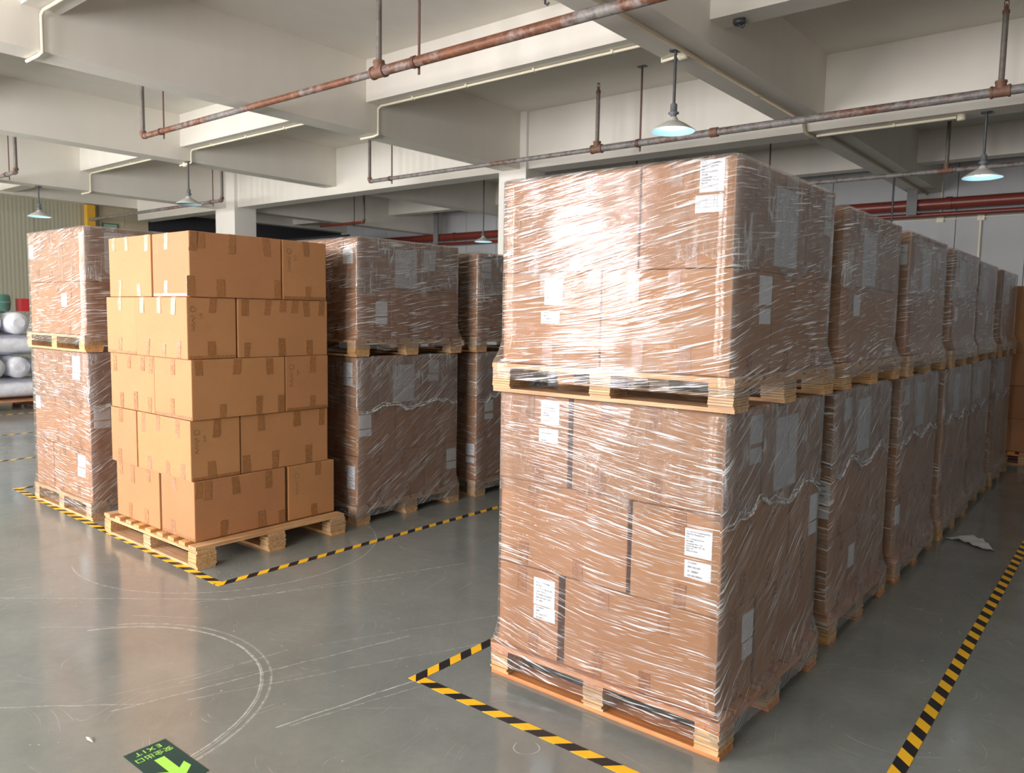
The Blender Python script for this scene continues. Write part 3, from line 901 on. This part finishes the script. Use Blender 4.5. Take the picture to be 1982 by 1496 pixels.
table_grid(near, 5, -1.276, -1.171, 1.966, 2.026)

# ------------------------------------------------------------------ open pallet of taped cartons
pallet('bare wooden pallet under the unwrapped cartons', -5.68, -4.42, 2.395, 3.545, 0.0, False, None)
op = {}
rnd = random.Random(5)
zo = [.146, .530, .912, 1.290, 1.672, 2.070]
kinds = ['Q', 'P', 'Q', 'P', 'Q']
ow = ['bottom', 'second', 'third', 'fourth', 'top']
rects = [(-5.58, -4.512, 2.435, 3.520), (-5.61, -4.520, 2.425, 3.480), (-5.61, -4.510, 2.435, 3.475), (-5.62, -4.515, 2.420, 3.470), (-5.58, -4.505, 2.430, 3.455)]
oseam = {1: (-4.945, 3.118), 2: (-5.22, 2.775), 3: (-4.98, 3.110), 4: (-5.18, 2.755), 5: (-4.97, 3.085)}
ogap = {1: .012, 2: .005, 3: .004, 4: .005, 5: .003}
for i in range(5):
    for p, c in carton_layer('', ow[i], kinds[i], rects[i], zo[i], zo[i + 1], KRAFT, rnd, ALL4, oseam[i + 1][0], oseam[i + 1][1], ogap[i + 1], 'unwrapped taped cartons', 'unwrapped taped carton, {pos} of the {layer} layer, open pallet').items():
        op[(i + 1, p)] = c
        c.o.rotation_euler = (0, 0, rnd.uniform(-.006, .006))
TX = {5: [(2.464, 't'), (2.516, 't'), (2.719, 't'), (2.975, 't'), (2.45, 'b'), (2.644, 'b'), (3.055, 'b'), (3.282, 't'), (3.284, 'b')],
      4: [(2.585, 't'), (2.584, 'b'), (2.814, 't'), (2.974, 't'), (3.092, 't'), (3.186, 't'), (3.291, 't'), (3.408, 't'), (2.816, 'b'), (3.089, 'b'), (3.31, 'b')],
      3: [(2.489, 't'), (2.741, 't'), (2.988, 't'), (2.639, 'b'), (2.898, 'b'), (3.07, 'b'), (3.331, 't'), (3.329, 'b')],
      2: [(2.601, 't'), (2.578, 'b'), (2.927, 't'), (3.207, 't'), (3.416, 't'), (2.823, 'b'), (3.03, 'b'), (3.303, 'b')],
      1: [(2.47, 't'), (2.53, 't'), (2.73, 't'), (2.968, 't'), (2.634, 'b'), (2.925, 'b'), (3.07, 'b'), (3.377, 't'), (3.348, 'b')]}
TY = {5: [(-5.49, 't'), (-5.302, 't'), (-5.03, 't'), (-5.42, 'b'), (-5.139, 'b'), (-4.788, 't'), (-4.80, 'b')],
      4: [(-5.411, 't'), (-5.428, 'b'), (-5.088, 't'), (-4.861, 't'), (-4.686, 't'), (-5.027, 'b'), (-4.809, 'b'), (-4.623, 'b')],
      3: [(-5.53, 't'), (-5.329, 't'), (-5.139, 't'), (-5.03, 't'), (-5.44, 'b'), (-5.236, 'b'), (-5.05, 'b'), (-4.737, 't'), (-4.75, 'b')],
      2: [(-5.455, 't'), (-5.471, 'b'), (-5.126, 't'), (-4.93, 't'), (-4.685, 't'), (-5.05, 'b'), (-4.81, 'b'), (-4.624, 'b')],
      1: [(-5.502, 't'), (-5.331, 't'), (-5.104, 't'), (-5.38, 'b'), (-5.141, 'b'), (-4.762, 't'), (-4.775, 'b')]}
for face, T in (('x', TX), ('y', TY)):
    for n, lst in T.items():
        for u, k in lst:
            c = find(op, n, face, u)
            if c is None: continue
            c.strip(face, u, k == 't', rnd.uniform(.085, .13), rnd.uniform(.046, .054), rnd.uniform(-.12, .12))
# faint pencil scribble on the end faces towards the lane
PENCIL = plain('grey_pencil', (104, 78, 52), 0.7)
for key, u in (((5, 'back right'), 3.14), ((4, 'front corner'), 2.46), ((3, 'back right'), 3.16), ((2, 'front corner'), 2.47), ((1, 'back right'), 3.20)):
    c = op[key]
    X = (c.b[1] - c.b[0]) / 2 + .0012
    q0, zt = u - c.c[1], c.b[5] - c.b[4] - .075
    m = MB()
    m.tube([(X, q0 + .017 * math.cos(a * .45), zt + .017 * math.sin(a * .45)) for a in range(15)], .0009, 4)
    zig = [(X, q0 + .012 * math.sin(k * 1.9 + u * 9) + .004 * math.cos(k * 3.1), zt - .035 - k * .0085) for k in range(13)]
    m.tube(zig, .0009, 4)
    m.tube([(X, q0 + .05 + .010 * math.sin(k * 2.3), zt - .02 - k * .008) for k in range(6)], .0008, 4)
    m.obj('pencil_marks', PENCIL, c.o)
# seam tape along the end faces
for key, face in (((5, 'front corner'), 'y'), ((3, 'front corner'), 'y'), ((1, 'front corner'), 'y'), ((4, 'front corner'), 'x'), ((2, 'front corner'), 'x'), ((3, 'back right'), 'x'), ((5, 'back right'), 'x'), ((4, 'front left'), 'y')):
    c = op[key]
    a, b = (c.b[2], c.b[3]) if face == 'x' else (c.b[0], c.b[1])
    c.sheet(face, a + .008, b - .008, c.b[4] + .004, c.b[4] + .022, TAPE, 'edge_tape')

# ------------------------------------------------------------------ far corner cartons past the row
fy = 10.30
pallet('wooden pallet of the unwrapped cartons at the end of the row', -2.02, -.94, fy, fy + 1.08, 0.0, True)
for i in range(5):
    carton_layer('', ow[i], 'PQPQP'[i], (-1.98, -.97 + .02 * (i % 2), fy + .03, fy + 1.05), .146 + .372 * i, .146 + .372 * (i + 1), KRAFT_W, rnd, N3, group='cartons at the end of the row', tpl='{pos} brown carton, {layer} layer, unwrapped pallet past the long row')

# ------------------------------------------------------------------ hazard tape on the floor
def hazard(label, ax, ay, bx_, by, w=.05, loc_phase=0.0):
    o = thing('hazard_tape', label, 'floor tape', (0, 0, 0))
    return o
def tape_run(name_label, pts, w=0.052, group='hazard tape floor lines'):
    """One taped outline: straight legs as parts."""
    root = thing('hazard_tape', name_label, 'floor tape', (pts[0][0], pts[0][1], 0.0))
    for i in range(len(pts) - 1):
        (ax, ay), (bx_, by) = pts[i], pts[i + 1]
        ln = math.hypot(bx_ - ax, by - ay)
        o = MB().box(-w / 2 if i == 0 else w / 2, ln + (w / 2 if i == len(pts) - 2 else w / 2), -w / 2, w / 2, .0002, .0014 + .0002 * i).obj('tape_leg', HAZ, root, (ax - pts[0][0], ay - pts[0][1], 0))
        o.rotation_euler = (0, 0, math.atan2(by - ay, bx_ - ax))
    return root
tape_run('yellow and black tape outline round the long wrapped row', [(-2.41, 12.3), (-2.385, 2.300), (-.583, 2.285), (-.58, 12.3)])
tape_run('yellow and black tape outline round the open pallet group', [(-4.07, 8.2), (-4.10, 2.365), (-7.60, 2.475), (-7.60, 8.2)])
tape_run('yellow and black tape line on the floor beyond the leftmost stack', [(-9.08, 1.6), (-9.11, 7.0)])
tape_run('second yellow and black tape line, further toward the white rolls', [(-10.90, 1.6), (-10.91, 8.0)])
tape_run('yellow and black tape line in front of the white rolls', [(-12.95, 2.4), (-12.97, 9.0)])

# ------------------------------------------------------------------ exit sign on the floor
SIGN = plain('dark_green_sign', (20, 62, 58), 0.5, var=0.08)
LIME = plain('lime_sign_print', (172, 238, 92), 0.5)
sg = thing('floor_exit_sign', 'dark green floor exit sign with lime arrow and lettering', 'sign', (-2.58, 1.268, 0), rz=-math.pi / 2)
# local x = reading direction, local y = up on the sign
MB().box(-.077, .077, -.155, .155, .0002, .0016).obj('plate', SIGN, sg)
text('EXIT', .036, sg, (0, -.138, .0018), (0, 0, 0), LIME, 'lettering', 'CENTER', chars=1.4)
text('安全出口', .034, sg, (0, -.094, .0018), (0, 0, 0), LIME, 'lettering', 'CENTER')
ar = [(-.018, -.046), (.018, -.046), (.018, .063), (.049, .035), (.053, .077), (0, .130), (-.053, .077), (-.049, .035), (-.018, .063)]
MB().add([(p[0], p[1], .0017) for p in ar] + [(p[0], p[1], .0021) for p in ar], [(0, 1, 2, 8), (2, 3, 4, 5), (2, 5, 8), (5, 6, 7, 8), (9, 10, 11, 17), (11, 12, 13, 14), (11, 14, 17), (14, 15, 16, 17)]).obj('arrow', LIME, sg)

# ------------------------------------------------------------------ pipes
def elbow(mb, c, r): mb.lathe([(0, c[2] - r), (r * .8, c[2] - r * .7), (r, c[2]), (r * .8, c[2] + r * .7), (0, c[2] + r)], 12, c[0], c[1])
def hanger(root, x, y, z, r, ztop, mat=HANG):
    o = MB().box(-.012, .012, -.005, .005, z - r - .05, ztop).obj('hanger_bar', mat, root, (x, y + r + .006, 0))
    MB().tube([(-.02, 0, 0), (.02, 0, 0)], r + .008, 14).obj('pipe_ring', mat, root, (x, y, z))
    MB().box(-.06, .06, -.03, .03, ztop - .012, ztop).obj('hanger_plate', STEEL, root, (x, y + r + .006, 0))
def riser(root, x, y, z, ztop, r, m=RISER):
    MB().tube([(0, 0, z), (0, 0, ztop)], r, 12).obj('riser', m, root, (x, y, 0))
    h = MB()
    h.tube([(0, 0, ztop), (0, 0, ztop + .03), (0, 0, ztop + .05), (0, 0, ztop + .09)], [r * 1.2, r * 1.2, r * .6, r * .3], 10)
    h.tube([(-.018, 0, ztop + .05), (-.018, 0, ztop + .11), (0, 0, ztop + .125)], .004, 6)
    h.tube([(.018, 0, ztop + .05), (.018, 0, ztop + .11), (0, 0, ztop + .125)], .004, 6)
    h.tube([(0, 0, ztop + .125), (0, 0, ztop + .131)], .022, 10)
    h.obj('sprinkler_head', RUSTC, root, (x, y, 0))
def tee(root, x, y, z, r, down=False):
    m = MB()
    m.tube([(-.075, 0, 0), (.075, 0, 0)], r * 1.18, 14).tube([(-.085, 0, 0), (-.065, 0, 0)], r * 1.32, 14).tube([(.065, 0, 0), (.085, 0, 0)], r * 1.32, 14)
    m.tube([(0, 0, 0), (0, 0, .085)], r * 1.1, 14).tube([(0, 0, .08), (0, 0, .1)], r * 1.2, 14)
    m.obj('tee_fitting', RUSTC, root, (x, y, z))
def pipe_line(label, y, z, xl, segs, m, left_riser=True, hangers=(), tees=(), couplings=(), rr=.027):
    """segs: (x0, x1, radius); risers carry upright sprinklers."""
    root = thing('sprinkler_pipe', label, 'pipe', (xl, y, z))
    for a, b, r in segs:
        MB().tube([(a - xl, 0, 0), (b - xl, 0, 0)], r, 16).obj('pipe_run', m, root)
    if left_riser:
        r = segs[0][2]
        e = MB().tube([(0.06, 0, 0), (0.02, 0, 0.004), (0, 0, .03), (0, 0, .07)], r * 1.2, 12)
        e.obj('elbow', RUSTC, root)
        riser(root, 0, 0, .06, 4.55 - z, rr)
    for x_, r in tees:
        tee(root, x_ - xl, 0, 0, r); riser(root, x_ - xl, 0, .09, 4.55 - z, rr)
    for x_, r in hangers: hanger(root, x_ - xl, 0, 0, r, ZC - z)
    for x_, r in couplings:
        MB().tube([(-.05, 0, 0), (.05, 0, 0)], r * 1.25, 14).obj('coupling', RUSTC, root, (x_ - xl, 0, 0))
    return root
pipe_line('long rusty sprinkler pipe crossing nearest the viewer, overhead', 5.0, ZP, -10.34, [(-10.34, -5.73, .034), (-5.73, 0.7, .046)], PIPE_R, True, [(-9.87, .034), (-5.25, .046)], [(-5.73, .046)])
pipe_line('grey and rust sprinkler pipe running behind the lit lamp', 9.0, ZP, -10.55, [(-10.55, -5.92, .032), (-5.92, 0.7, .045)], PIPE_G, True, [(-10.03, .032), (-5.29, .045)], [(-5.92, .045), (-1.28, .045)], [(-4.24, .045)])
pipe_line('thin sprinkler pipe low under the beam by the right lamp', 13.2, ZP, -8.2, [(-8.2, 0.7, .036)], PIPE_G, True, [(-7.8, .036), (-5.2, .036)], [(-2.5, .036)])
def left_line(label, y, xr, xend, m):
    root = thing('sprinkler_pipe', label, 'pipe', (xr, y, ZP))
    MB().tube([(0, 0, 0), (xend - xr, 0, 0)], .034, 14).obj('pipe_run', m, root)
    MB().tube([(-.06, 0, 0), (-.02, 0, .004), (0, 0, .03), (0, 0, .07)], .042, 12).obj('elbow', RUSTC, root)
    riser(root, 0, 0, .06, 4.55 - ZP, .03)
    hanger(root, -.42, 0, 0, .034, ZC - ZP)
    return root
left_line('short grey pipe end with rust elbow at the photo\'s left edge', 5.03, -14.86, -21.3, PIPE_G)
left_line('dark pipe end with riser behind the second lamp from left', 8.83, -14.95, -21.35, PIPE_G)
left_line('thin red-brown pipe end beside the white column', 12.95, -15.40, -17.15, REDPIPE)

rp = thing('fire_main', 'thick red fire pipe along the far wall', 'pipe', (-19.5, 16.55, 3.79))
MB().tube([(0, 0, 0), (21.9, 0, 0)], .105, 20).obj('pipe_run', REDPIPE, rp)
for q in (3.2, 8.6, 15.85, 20.0):
    MB().box(-.09, .09, -.02, .02, -.20, (ZS if q == 15.85 else ZC) - 3.792).obj('support_post', WALLD, rp, (q, -.15, 0))
    MB().tube([(-.05, 0, 0), (.05, 0, 0)], .118, 18).obj('coupling', REDPIPE, rp, (q + .6, 0, 0))
rp2 = thing('fire_branch', 'thin red pipe below the thick fire pipe on the far wall', 'pipe', (-19.5, 16.60, 3.60))
MB().tube([(0, 0, 0), (21.9, 0, 0)], .045, 14).obj('pipe_run', REDPIPE, rp2)
for q in (1, 7, 13, 19): MB().tube([(-.04, 0, 0), (.04, 0, 0)], .055, 12).obj('coupling', REDPIPE, rp2, (q, 0, 0))

# ------------------------------------------------------------------ lamps
def lamp(label, x, y, zt, rim, r=.205, lit=True):
    root = thing('pendant_lamp', label, 'lamp', (x, y, zt), 'pendant lamps')
    h = zt - rim
    MB().tube([(0, 0, -.012), (0, 0, 0)], [.055, .06], 16).obj('ceiling_plate', STEEL, root)
    MB().tube([(0, 0, -h + .24), (0, 0, -.01)], .014, 10).obj('stem', STEEL, root)
    z = -h
    MB().lathe([(0, z + .25), (.026, z + .25), (.032, z + .24), (.032, z + .175), (.05, z + .17), (.05, z + .158), (.03, z + .15), (.026, z + .125), (0, z + .12)], 18).obj('socket', SOCK, root)
    MB().lathe([(.022, z + .13), (.036, z + .125), (.045, z + .10), (.09, z + .075), (.12, z + .06), (r * .93, z + .012), (r, z), (r - .002, z - .003)], 32).obj('shade', SHADE, root)
    MB().lathe([(r - .002, z - .003), (r * .92, z + .008), (.117, z + .055), (.085, z + .068), (.04, z + .09)], 32).obj('shade_lining', LINING, root)
    MB().lathe([(0, z + .028), (.08, z + .030), (.122, z + .042), (.122, z + .05), (0, z + .052)], 28).obj('lamp_disc', BULB if lit else SHADE, root)
lamp('lit pendant lamp above the nearest wrapped stack', -3.58, 6.72, ZS, 3.325)
lamp('lit pendant lamp above the far end of the long row', -1.56, 10.16, ZM, 3.20)
lamp('unlit-looking pendant lamp beside the pipe, above the open pallet', -12.72, 6.90, ZS, 3.36, lit=False)
lamp('lit pendant lamp against the ribbed left wall', -16.85, 6.08, ZM, 3.33)
lamp('small pendant lamp far off, just left of the nearest stack', -11.84, 13.43, ZC, 3.22)
lamp('pendant lamp mostly hidden behind the second stack of the row', -3.55, 14.6, ZS, 2.95, lit=False)

# ------------------------------------------------------------------ conduits
def conduit(label, pts, r=.014, m=CONDUIT, clips=(), boxes=()):
    p0 = Vector(pts[0])
    root = thing('conduit', label, 'conduit', p0)
    MB().tube([Vector(p) - p0 for p in pts], r, 10).obj('conduit_run', m, root)
    for c in clips:
        MB().box(-.012, .012, -.024, .024, -.018, .02).obj('clip', m, root, Vector(c) - p0)
    for b in boxes:
        MB().lathe([(0, -.03), (.042, -.03), (.045, -.02), (.045, .03), (0, .03)], 16).obj('junction_box', m, root, Vector(b) - p0)
    return root
ZK1, ZKS, ZKM = Z1 - .024, ZS - .024, ZM - .024
yk = 6.93
conduit('cream conduit under the cross beam leading to the lit lamp', [(-8.30, yk, ZKM - .002), (-8.05, yk, ZKM - .002), (-7.955, yk, ZKM + .01), (-7.955, yk, ZK1 - .03), (-7.90, yk, ZK1), (-3.95, yk, ZK1), (-3.84, yk, ZK1 - .02), (-3.82, yk - .02, ZKS + .01), (-3.78, yk - .06, ZKS), (-3.60, yk - .10, ZKS)], .015,
        clips=[(x_, yk, ZK1) for x_ in (-7.3, -6.4, -5.4, -4.4)], boxes=[(-3.56, yk - .1, ZKS - .01)])
conduit('cream conduit under the cross beam above the open pallet', [(-13.04, yk, ZKS - .002), (-12.76, yk, ZKS - .002), (-12.665, yk, ZKS + .01), (-12.665, yk, ZK1 - .03), (-12.62, yk, ZK1), (-8.36, yk, ZK1)], .015,
        clips=[(x_, yk, ZK1) for x_ in (-12.0, -11.0, -10.0, -9.0)], boxes=[(-12.86, yk, ZKS - .01)])
conduit('cream conduit ending in a bend near the ribbed wall', [(-16.98, yk, ZKM - .002), (-16.66, yk, ZKM - .002), (-16.565, yk, ZKM + .01), (-16.565, yk, ZK1 - .03), (-16.52, yk, ZK1), (-13.07, yk, ZK1)], .015,
        clips=[(x_, yk, ZK1) for x_ in (-15.8, -14.8, -13.8)])
conduit('cream conduit bending over the big beam at the top left', [(-8.33, 2.95, ZKM - .002), (-8.05, 2.95, ZKM - .002), (-7.955, 2.95, ZKM + .01), (-7.955, 2.95, ZK1 - .03), (-7.90, 2.95, ZK1), (-3.85, 2.95, ZK1)], .016, clips=[(-7.2, 2.95, ZK1)])
conduit('shadow-tan conduit running along the long beam past the lit lamp', [(-3.50, 4.0, ZKS), (-3.50, 9.93, ZKS), (-3.48, 9.955, ZKM + .03), (-3.46, 9.97, ZKM), (-3.44, 10.35, ZKM)], .022, CONDUIT_SHADOW,
        clips=[(-3.50, y_, ZKS) for y_ in (5.2, 6.2, 7.4, 8.5, 9.6)])
conduit('shadow-tan conduit on the long beam beyond the main cross beam', [(-3.50, 10.40, ZKS), (-3.50, 16.9, ZKS)], .022, CONDUIT_SHADOW, clips=[(-3.50, y_, ZKS) for y_ in (11.2, 12.4, 13.5, 14.6)])
conduit('cream conduit under the main beam leading to the right lamp', [(-3.40, 10.15, ZKM), (-1.85, 10.12, ZKM)], .017, clips=[(-2.5, 10.13, ZKM)], boxes=[(-1.80, 10.12, ZKM - .01)])
wcn = thing('wall_conduit', 'thin cream conduit cross on the grey far wall', 'conduit', (-3.2, 16.97, 3.55))
MB().tube([(-3.0, 0, 0), (5.4, 0, 0)], .012, 8).obj('conduit_run', CONDUIT, wcn)
MB().tube([(.62, 0, -2.4), (.62, 0, 0)], .025, 8).obj('drop_run', CONDUIT, wcn)
MB().tube([(-.06, 0, 0), (-.06, 0, .7)], .016, 8).obj('drop_run', CONDUIT, wcn)
for q in (-.06, .62): MB().box(-.06, .06, -.02, .02, -.06, .06).obj('junction_box', CONDUIT, wcn, (q, 0, 0))
# small hooks cast in the concrete
for nm, lab, loc in (('ceiling_hook', 'small dark hook on the slab between two pipes', (-4.98, 6.55, ZC)), ('beam_fitting', 'grey metal fitting under the cross beam at the top', (-3.05, 6.90, Z1))):
    k = thing(nm, lab, 'fitting', loc)
    MB().box(-.05, .05, -.02, .02, -.012, 0).obj('plate', STEEL, k)
    MB().tube([(0, 0, -.01), (0, 0, -.06), (.03, 0, -.08), (.05, .0, -.06)], .012, 8).obj('hook', STEEL, k)
    if nm == 'beam_fitting': MB().lathe([(0, -.05), (.05, -.05), (.06, -.03), (.05, -.012), (0, -.012)], 12).obj('boss', STEEL, k)

# ------------------------------------------------------------------ far left: wrapped rolls on a pallet, barrel, red crate, post, sign
pallet('wooden pallet under the white wrapped rolls', -14.75, -13.45, 3.2, 4.9, 0.0, True)
rl = random.Random(3)
def roll(label, loc, ln, r, rz):
    m = MB()
    n = 9
    pts = [(0, 0, 0), (.02, 0, 0), (.07, 0, 0)] + [(ln * k / n, rl.uniform(-.01, .01), rl.uniform(-.01, .005)) for k in range(1, n)] + [(ln - .07, 0, 0), (ln - .02, 0, 0), (ln, 0, 0)]
    rad = [r * .45, r * .8, r * .97] + [r * rl.uniform(.96, 1.0) for k in range(1, n)] + [r * .97, r * .8, r * .45]
    m.tube(pts, rad, 18)
    o = m.obj('fabric_roll', ROLL, None, loc)
    o.rotation_euler = (0, 0, rz)
    return tag(o, label, 'roll', 'white rolls on the far pallet')
zr = .143 + .17
for i, row_w in enumerate(('lowest', 'second', 'third', 'top')):
    if i % 2 == 0:                                   # rolls lying across the view
        for j, x_ in enumerate((-14.56, -14.21, -13.86, -13.60)):
            roll('white plastic-wrapped roll lying across, %s from the rear, %s row' % (('first', 'second', 'third', 'fourth')[j], row_w), (x_, 3.22 + rl.uniform(-.06, .06), zr), 1.68, .168 if j < 3 else .12, math.pi / 2)
    else:                                            # rolls seen end-on
        for j, y_ in enumerate((3.42, 3.78, 4.14, 4.50, 4.80)):
            roll('white plastic-wrapped roll seen end-on, %s from the window side, %s row' % (('first', 'second', 'third', 'fourth', 'fifth')[j], row_w), (-14.72, y_, zr), 1.30 + rl.uniform(-.08, .06), .172 if j < 4 else .125, 0)
    zr += .342
bn = thing('barrel', 'teal plastic drum on top of the white rolls', 'drum', (-14.0, 4.34, 1.515))
MB().lathe([(0, 0), (.21, 0), (.23, .02), (.24, .14), (.23, .24), (.21, .26), (0, .26)], 24).obj('body', plain('teal_plastic', (96, 150, 134), .4), bn)
MB().lathe([(.235, .125), (.248, .13), (.248, .15), (.235, .155)], 24).obj('hoop', plain('pale_teal', (130, 176, 160), .4), bn)
cr = thing('crate', 'small red plastic crate beside the teal drum', 'crate', (-13.9, 4.72, 1.515))
MB().box(-.12, .12, -.06, .06, 0, .02).box(-.12, -.10, -.06, .06, .02, .20).box(.10, .12, -.06, .06, .02, .20).box(-.10, .10, -.06, -.04, .02, .20).box(-.10, .10, .04, .06, .02, .20).obj('body', plain('red_plastic', (190, 50, 54), .45), cr)
ps = thing('yellow_post', 'yellow steel post high on the ribbed left wall', 'post', (XL + .12, 8.86, 0))
MB().box(-.09, .09, -.10, .10, 0, 4.2).obj('shaft', YEL, ps)
MB().box(-.10, .14, -.13, .13, 3.60, 3.66).obj('bracket', YEL, ps)
sn = thing('wall_sign', 'small green sign beside the yellow post', 'sign', (XL + .03, 9.1, 3.62))
MB().box(-.015, .015, .1, .5, 0, .18).obj('plate', GRN, sn)
MB().box(.0155, .019, .13, .47, .03, .15).obj('face', plain('pale_sign_face', (150, 180, 160), .5), sn)

# scrap of film on the aisle floor
FS = MB()
gr = random.Random(4)
n1, n2 = 9, 4
pv = []
for i in range(n1):
    for j in range(n2):
        q = i / (n1 - 1)
        wdt = .085 * (1 - q) ** .6 + .02
        pv.append((q * .34, (j / (n2 - 1) - .5) * wdt * 2 + .03 * math.sin(q * 5), .004 + gr.uniform(0, .028) * (1 - .5 * q)))
pf = [(i * n2 + j, i * n2 + j + 1, (i + 1) * n2 + j + 1, (i + 1) * n2 + j) for i in range(n1 - 1) for j in range(n2 - 1)]
FS.add(pv, pf, True)
so = FS.obj('film_scrap', plain('milky_film_scrap', (222, 223, 226), .3), None, (-1.0, 6.48, 0))
so.rotation_euler = (0, 0, math.radians(-35))
tag(so, 'torn scrap of clear film lying on the aisle floor', 'film scrap')
lf = MB().add([(-.03, 0, .001), (0, -.008, .004), (.035, 0, .002), (0, .010, .006), (0, 0, .009)], [(0, 1, 4), (1, 2, 4), (2, 3, 4), (3, 0, 4)]).obj('paper_bit', plain('pale_paper_bit', (205, 205, 180), .6), None, (-2.94, 1.16, 0))
tag(lf, 'tiny pale paper bit on the floor left of the exit sign', 'litter')
